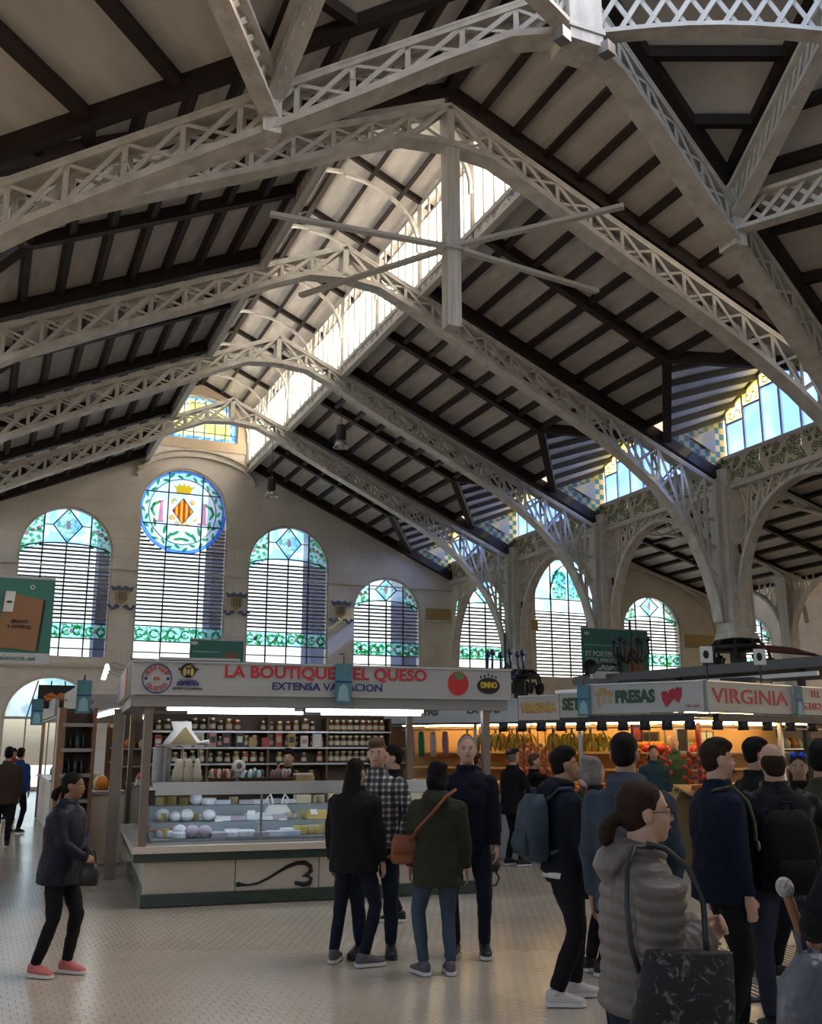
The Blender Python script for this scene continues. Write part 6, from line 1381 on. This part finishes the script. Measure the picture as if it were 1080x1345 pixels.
t = thing('crossbody_bag', 'rust orange leather bag at the hip of the olive parka woman', 'bag'); t.matrix_basis = M @ TR(-.25, -.02, .80, .3)
RUST = mat('rust_leather', (.23, .07, .025), .5)
MB().loft([((0, 0, 0), (.10, 0, 0), (0, .05, 0)), ((0, 0, .03), (.125, 0, 0), (0, .06, 0)), ((0, 0, .16), (.12, 0, 0), (0, .05, 0)), ((0, 0, .22), (.09, 0, 0), (0, .025, 0))], 14, 3).build('bag_body', RUST, t, True)
MB().loft([((0, -.05, .08), (.11, 0, 0), (0, .015, 0)), ((0, -.045, .22), (.1, 0, 0), (0, .02, 0))], 12, 3).build('bag_flap', RUST, t, True)
o = MB().tube([(-.2, -.08, .98), (-.12, -.19, 1.08), (.0, -.2, 1.2), (.1, -.165, 1.32), (.16, -.06, 1.37)], .013, 6, True).build('bag_strap', RUST, t, True); o.matrix_basis = (M @ TR(-.25, -.02, .80, .3)).inverted() @ M
person('grey haired man in a navy coat facing the camera behind the olive parka', (3.95, 8.05), 188, 1.79, 'fair', ('crop', 'grey'), NAVY, JEAN, BLACK, .72, ((-.12, 0, 10), (.12, .06, -10)), ((-.24, .1, .82), (.24, .1, .86)), yaw=8, pitch=-8, flare=.3)
# shoppers at the fruit stall
person('old man in a flat cap and long black coat at the fruit stall', (7.42, 13.6), 55, 1.66, 'fair', ('cap', 'grey'), BLK, BLKT, BLACK, .72, ((-.12, 0, 5), (.12, .05, -5)), ((-.2, .25, 1.0), (.2, .25, 1.0)), elbow=((-.8, -.5, -.2), (.8, -.5, -.2)), pitch=-22, vox=.015, stout=1.15)
person('woman in black pointing towards the fruit, arm stretched out', (7.95, 13.9), 95, 1.58, 'fair', ('short', 'sandy'), BLK, BLKT, BLACK, .7, hands=((-.22, .05, .8), (.12, .55, 1.28)), pitch=-10, vox=.015)
person('shopper in dark clothes half hidden behind the flat cap man', (7.25, 14.5), 30, 1.6, 'fair', ('short', 'chestnut'), BLK, BLKT, BLACK, .8, vox=.017)
# young man with the backpack
b, M, s, HM = person('young man in a dark hoodie and joggers with hand to his chin', (3.88, 6.42), 72, 1.69, 'tan', ('short', 'black'), NAVY, BLKT, WHS, .84, ((-.1, .14, -5), (.1, -.1, -20)), ((-.03, .215, 1.42), (.2, .16, .82)), (1.0, .7), ((-.7, .6, -1), (.5, -.9, 0)), ((.3, -1, .2), (-1, 0, 0)), 2, -8, -4, .0105, 0, 1.0, 'hood', tee=WHITE, flare=0, loose=1.1)
def backpack(lab, M, y, z, m_, sc=1.0, strap=None):
    t = thing('backpack', lab, 'backpack'); t.matrix_basis = M @ TR(0, y, z, 0, sc)
    MB().loft([((0, 0, 0), (.12, 0, 0), (0, .06, 0)), ((0, -.02, .05), (.15, 0, 0), (0, .095, 0)), ((0, -.025, .22), (.155, 0, 0), (0, .1, 0)), ((0, -.01, .38), (.14, 0, 0), (0, .085, 0)), ((0, 0.01, .46), (.09, 0, 0), (0, .05, 0))], 18, 3).build('pack_body', m_, t, True)
    MB().loft([((0, -.11, .05), (.11, 0, 0), (0, .03, 0)), ((0, -.125, .12), (.115, 0, 0), (0, .035, 0)), ((0, -.115, .2), (.1, 0, 0), (0, .02, 0))], 14, 3).build('front_pocket', m_, t, True)
    MB().tube([(-.03, 0, .45), (-.03, -.0, .5), (.03, -.0, .5), (.03, 0, .45)], .01, 6).build('grab_loop', m_, t)
    for sg in (-1, 1): MB().tube([(sg * .08, .06, .42), (sg * .1, .14, .5), (sg * .12, .24, .50), (sg * .125, .34, .40), (sg * .12, .34, .24), (sg * .13, .22, .1), (sg * .12, .06, .06)], .017, 7, True).build('shoulder_strap', strap or m_, t, True)
    return t
backpack('blue-grey backpack worn by the young man in the dark hoodie', M, -.2, .92, cloth('pack_blue', (.035, .055, .075), .6), .98)
person('grey haired woman in a dark coat behind the young man', at(776, 8.3), 70, 1.62, 'fair', ('bob', 'grey'), BLK, BLKT, BLACK, .55, vox=.014, pitch=-5)
b, M, s, HM = person('man in a blue-grey hooded top seen from behind', at(822, 5.9), 12, 1.78, 'tan', ('crop', 'black'), GREYH, BLKT, BLACK, .8, collar='hood', yaw=-15, hands=((-.22, .1, .85), (.22, .12, .88)))
backpack('black backpack on the man in the blue-grey hooded top', M, -.2, .82, BLACK)
# woman in the quilted puffer, near right
b, M, s, HM = person('woman in a taupe quilted puffer jacket clasping her hands, near right', at(836, 3.72, 1.2), 84, 1.58, 'fair', ('pony', 'brown'), PUFFM, JEAN, BLACK, .82, hands=((-.01, .25, 1.19), (.06, .25, 1.18)), curl=(1.0, 1.1), elbow=((-.7, -.8, -.5), (.3, -.7, -.7)), palm=((1, -.2, .1), (-1, -.2, .1)), lean=2, pitch=-2, vox=.0075, puff=.017, stout=.98, shw=.225, collar='hood', glasses=True, slvr=1.12, flare=.6, yaw=-4)
def tote_mat():
    m, t, b_ = nodes_of('tote_print', .7); v = texc(t, (1, 1, 1)); n = t.nodes.new('ShaderNodeTexNoise'); n.inputs['Scale'].default_value = 26; n.inputs['Detail'].default_value = 4; n.inputs['Distortion'].default_value = 1.2
    t.links.new(v, n.inputs['Vector']); t.links.new(ramp(t, [(.56, (.008, .008, .009)), (.66, (.13, .13, .12))], n.outputs['Fac']), b_.inputs['Base Color']); return m
TOTE = tote_mat()
t = thing('tote_bag', 'large black printed tote bag on the arm of the puffer jacket woman', 'bag'); t.matrix_basis = M @ TR(.31, .02, .80, R(90), 1, R(4), R(8))
MB().loft([((0, 0, 0), (.15, 0, 0), (0, .05, 0)), ((0, 0, .03), (.165, 0, 0), (0, .065, 0)), ((0, 0, .16), (.155, 0, 0), (0, .055, 0)), ((0, 0, .27), (.14, 0, .015), (0, .03, 0))], 22, 3).build('bag_body', TOTE, t, True)
for pts in ([(.30, -.10, 1.0), (.29, -.12, 1.08), (.265, -.12, 1.2), (.22, -.10, 1.3), (.16, -.05, 1.37), (.13, .02, 1.36)], [(.31, .12, 1.05), (.30, .125, 1.1), (.26, .14, 1.2), (.2, .12, 1.3), (.15, .06, 1.36), (.13, .0, 1.375)]):
    o = MB().tube(pts, .0105, 7, True, .5).build('bag_handle', BLACK, t, True); o.matrix_basis = t.matrix_basis.inverted() @ M
# cluster at the right
b, M, s, HM = person('young man in a deep blue jacket facing right', at(938, 6.35), 78, 1.74, 'fair', ('short', 'brown'), DBLUE, BLKT, BLACK, .80, ((-.12, .15, 0), (.12, -.1, -10)), yaw=-6, collar='collar', vox=.0115, soles=BLACK, stout=1.1)
t = thing('shoulder_strap', 'patterned lanyard strap across the deep blue jacket', 'strap'); t.matrix_basis = M
MB().tube([(.1, -.08, 1.44), (.13, .04, 1.47), (.14, .13, 1.38), (.14, .165, 1.25), (.13, .17, 1.15)], .014, 6, True, .4).build('strap_band', mat('strap_pattern', (.16, .15, .08), .6, var=.8, scale=40), t, True); MB().ell((.13, .185, 1.12), (.02, .01, .03), 8, 6).build('strap_buckle', STEEL, t)
b, M, s, HM = person('balding man in a black jacket seen from behind', at(1016, 6.55), 4, 1.72, 'fair', ('balding', 'brown'), cloth('black_shell', (.006, .007, .010), .5), LAV, BLACK, .83, ((-.12, .05, 5), (.13, .0, -12)), ((-.27, .12, .95), (.26, .1, .95)), elbow=((-1, -.3, 0), (1, -.3, 0)), vox=.0115, stout=1.15)
backpack('black backpack on the balding man', M, -.21, .84, BLK, 1.05)
person('dark haired man half hidden beside the balding man', at(990, 8.2), 75, 1.76, 'tan', ('short', 'black'), BLK, BLKT, BLACK, .8, vox=.014)
b, M, s, HM = person('woman with blue mirrored sunglasses on her head facing the camera', at(1048, 8.8), 200, 1.64, 'tan', ('long', 'brown'), BLK, BLKT, BLACK, .8, vox=.014)
t = thing('sunglasses', 'blue mirrored sunglasses pushed up on a woman head', 'sunglasses'); t.matrix_basis = M @ HM
for sg in (-1, 1): MB().ell((sg * .036, .07, .105), (.033, .012, .026), 12, 8).build('lens', mat('mirror_blue', (.02, .08, .5), .1, .6), t, True); MB().tube([(sg * .066, .07, .105), (sg * .085, .0, .08), (sg * .085, -.05, .05)], .004, 5).build('temple', BLACK, t)
MB().tube([(-.008, .08, .108), (.008, .08, .108)], .005, 5).build('bridge', BLACK, t)
person('man in an olive jacket at the right edge, looking right', at(1078, 6.9), 60, 1.73, 'tan', ('short', 'black'), cloth('khaki', (.06, .05, .028)), BLKT, BLACK, .8, vox=.013)
b, M, s, HM = person('person in a long black coat cut off by the right edge', at(1165, 3.9), -25, 1.66, 'fair', ('long', 'black'), BLK, BLKT, BLACK, .62, hands=((-.24, .22, 1.08), (.24, .1, .8)), curl=(1.3, .5), elbow=((-1, -.6, -.2), (.6, -.7, 0)), palm=((.6, 0, -.4), (-1, 0, 0)), vox=.011, stout=1.25, slvr=1.3)
t = thing('wrapped_snack', 'rolled snack in white paper held by the person in the black coat', 'snack'); t.matrix_basis = M @ TR(-.25, .27, 1.07, 0, .72, R(-10), R(-12))
MB().lathe([(.012, -.09), (.024, -.05), (.028, .05), (.026, .12)], 12).build('pastry', mat('pastry', (.36, .16, .07), .6), t, True); MB().ell((0, 0, .15), (.05, .045, .055), 12, 8).build('paper', mat('paper_white', (.62, .57, .48), .7, bump=1, bscale=60), t, True)
t = thing('folded_umbrella', 'black folded umbrella hanging beside the long black coat', 'umbrella'); t.matrix_basis = M @ TR(-.34, .1, .16, 0, 1, R(6), R(4))
MB().lathe([(.006, 0), (.012, .06), (.04, .35), (.05, .6), (.03, .68), (.012, .72)], 12).build('canopy', BLK, t, True); MB().tube([(0, 0, .7), (0, 0, .85), (.02, 0, .9), (.05, 0, .89), (.06, 0, .84)], .011, 6).build('handle', BLACK, t, True)
t = thing('shopping_bag', 'grey plastic shopping bag at the bottom right corner', 'bag', (*at(1052, 4.6), .42), R(-20))
GBAG = mat('bag_grey', (.13, .15, .18), .35, var=.3, scale=8, bump=1, bscale=14)
MB().loft([((0, 0, 0), (.15, 0, 0), (0, .1, 0)), ((0, 0, .1), (.19, 0, 0), (0, .13, 0)), ((0, 0, .3), (.17, 0, 0), (0, .11, 0)), ((.02, 0, .42), (.1, 0, 0), (0, .05, 0))], 16, 2.6).build('bag_body', GBAG, t, True)
for sx in (-1, 1): MB().tube([(sx * .07, 0, .38), (sx * .08, 0, .52), (sx * .03, 0, .64), (sx * .02, 0, .5), (sx * .03, 0, .4)], .012, 6).build('bag_handle', GBAG, t, True)
# left edge and stall keepers
person('man in a brown coat walking away at the left edge', (.55, 19.7), -20, 1.68, 'tan', ('short', 'black'), BROWN, BLKT, BLACK, .7, ((-.1, .25, 0), (.1, -.2, 0)), vox=.016, stout=1.15)
person('person in a blue jacket beyond the brown coat at the left edge', (.85, 22.5), 10, 1.66, 'tan', ('short', 'black'), cloth('mid_blue', (.02, .05, .16)), BLKT, BLACK, .75, vox=.018)
person('red-topped shopper far down the left aisle', (.85, 26.5), 160, 1.65, 'tan', ('short', 'brown'), cloth('red_top', (.3, .02, .02)), BLKT, BLACK, .6, vox=.02)
v = FC @ Vector((1.92, 1.75, 0)); person('cheese seller in dark clothes behind the counter', (v.x, v.y), 180, 1.66, 'tan', ('short', 'black'), BLK, BLKT, BLACK, .85, vox=.016)
v = FR @ Vector((.85, 1.25, 0)); person('bald fruit seller behind the right-hand shelf', (v.x, v.y), 185, 1.74, 'fair', ('balding', 'sandy'), cloth('seller_green', (.05, .10, .05)), BLKT, BLACK, .85, vox=.015, z0=.14, pitch=-12)
v = FR @ Vector((.3, 1.2, 0)); person('fruit seller with long chestnut hair beside the hanging bulbs', (v.x, v.y), 190, 1.62, 'fair', ('long', 'chestnut'), cloth('seller_teal', (.03, .07, .09)), BLKT, BLACK, .85, vox=.015, z0=.1)
bake_texts()
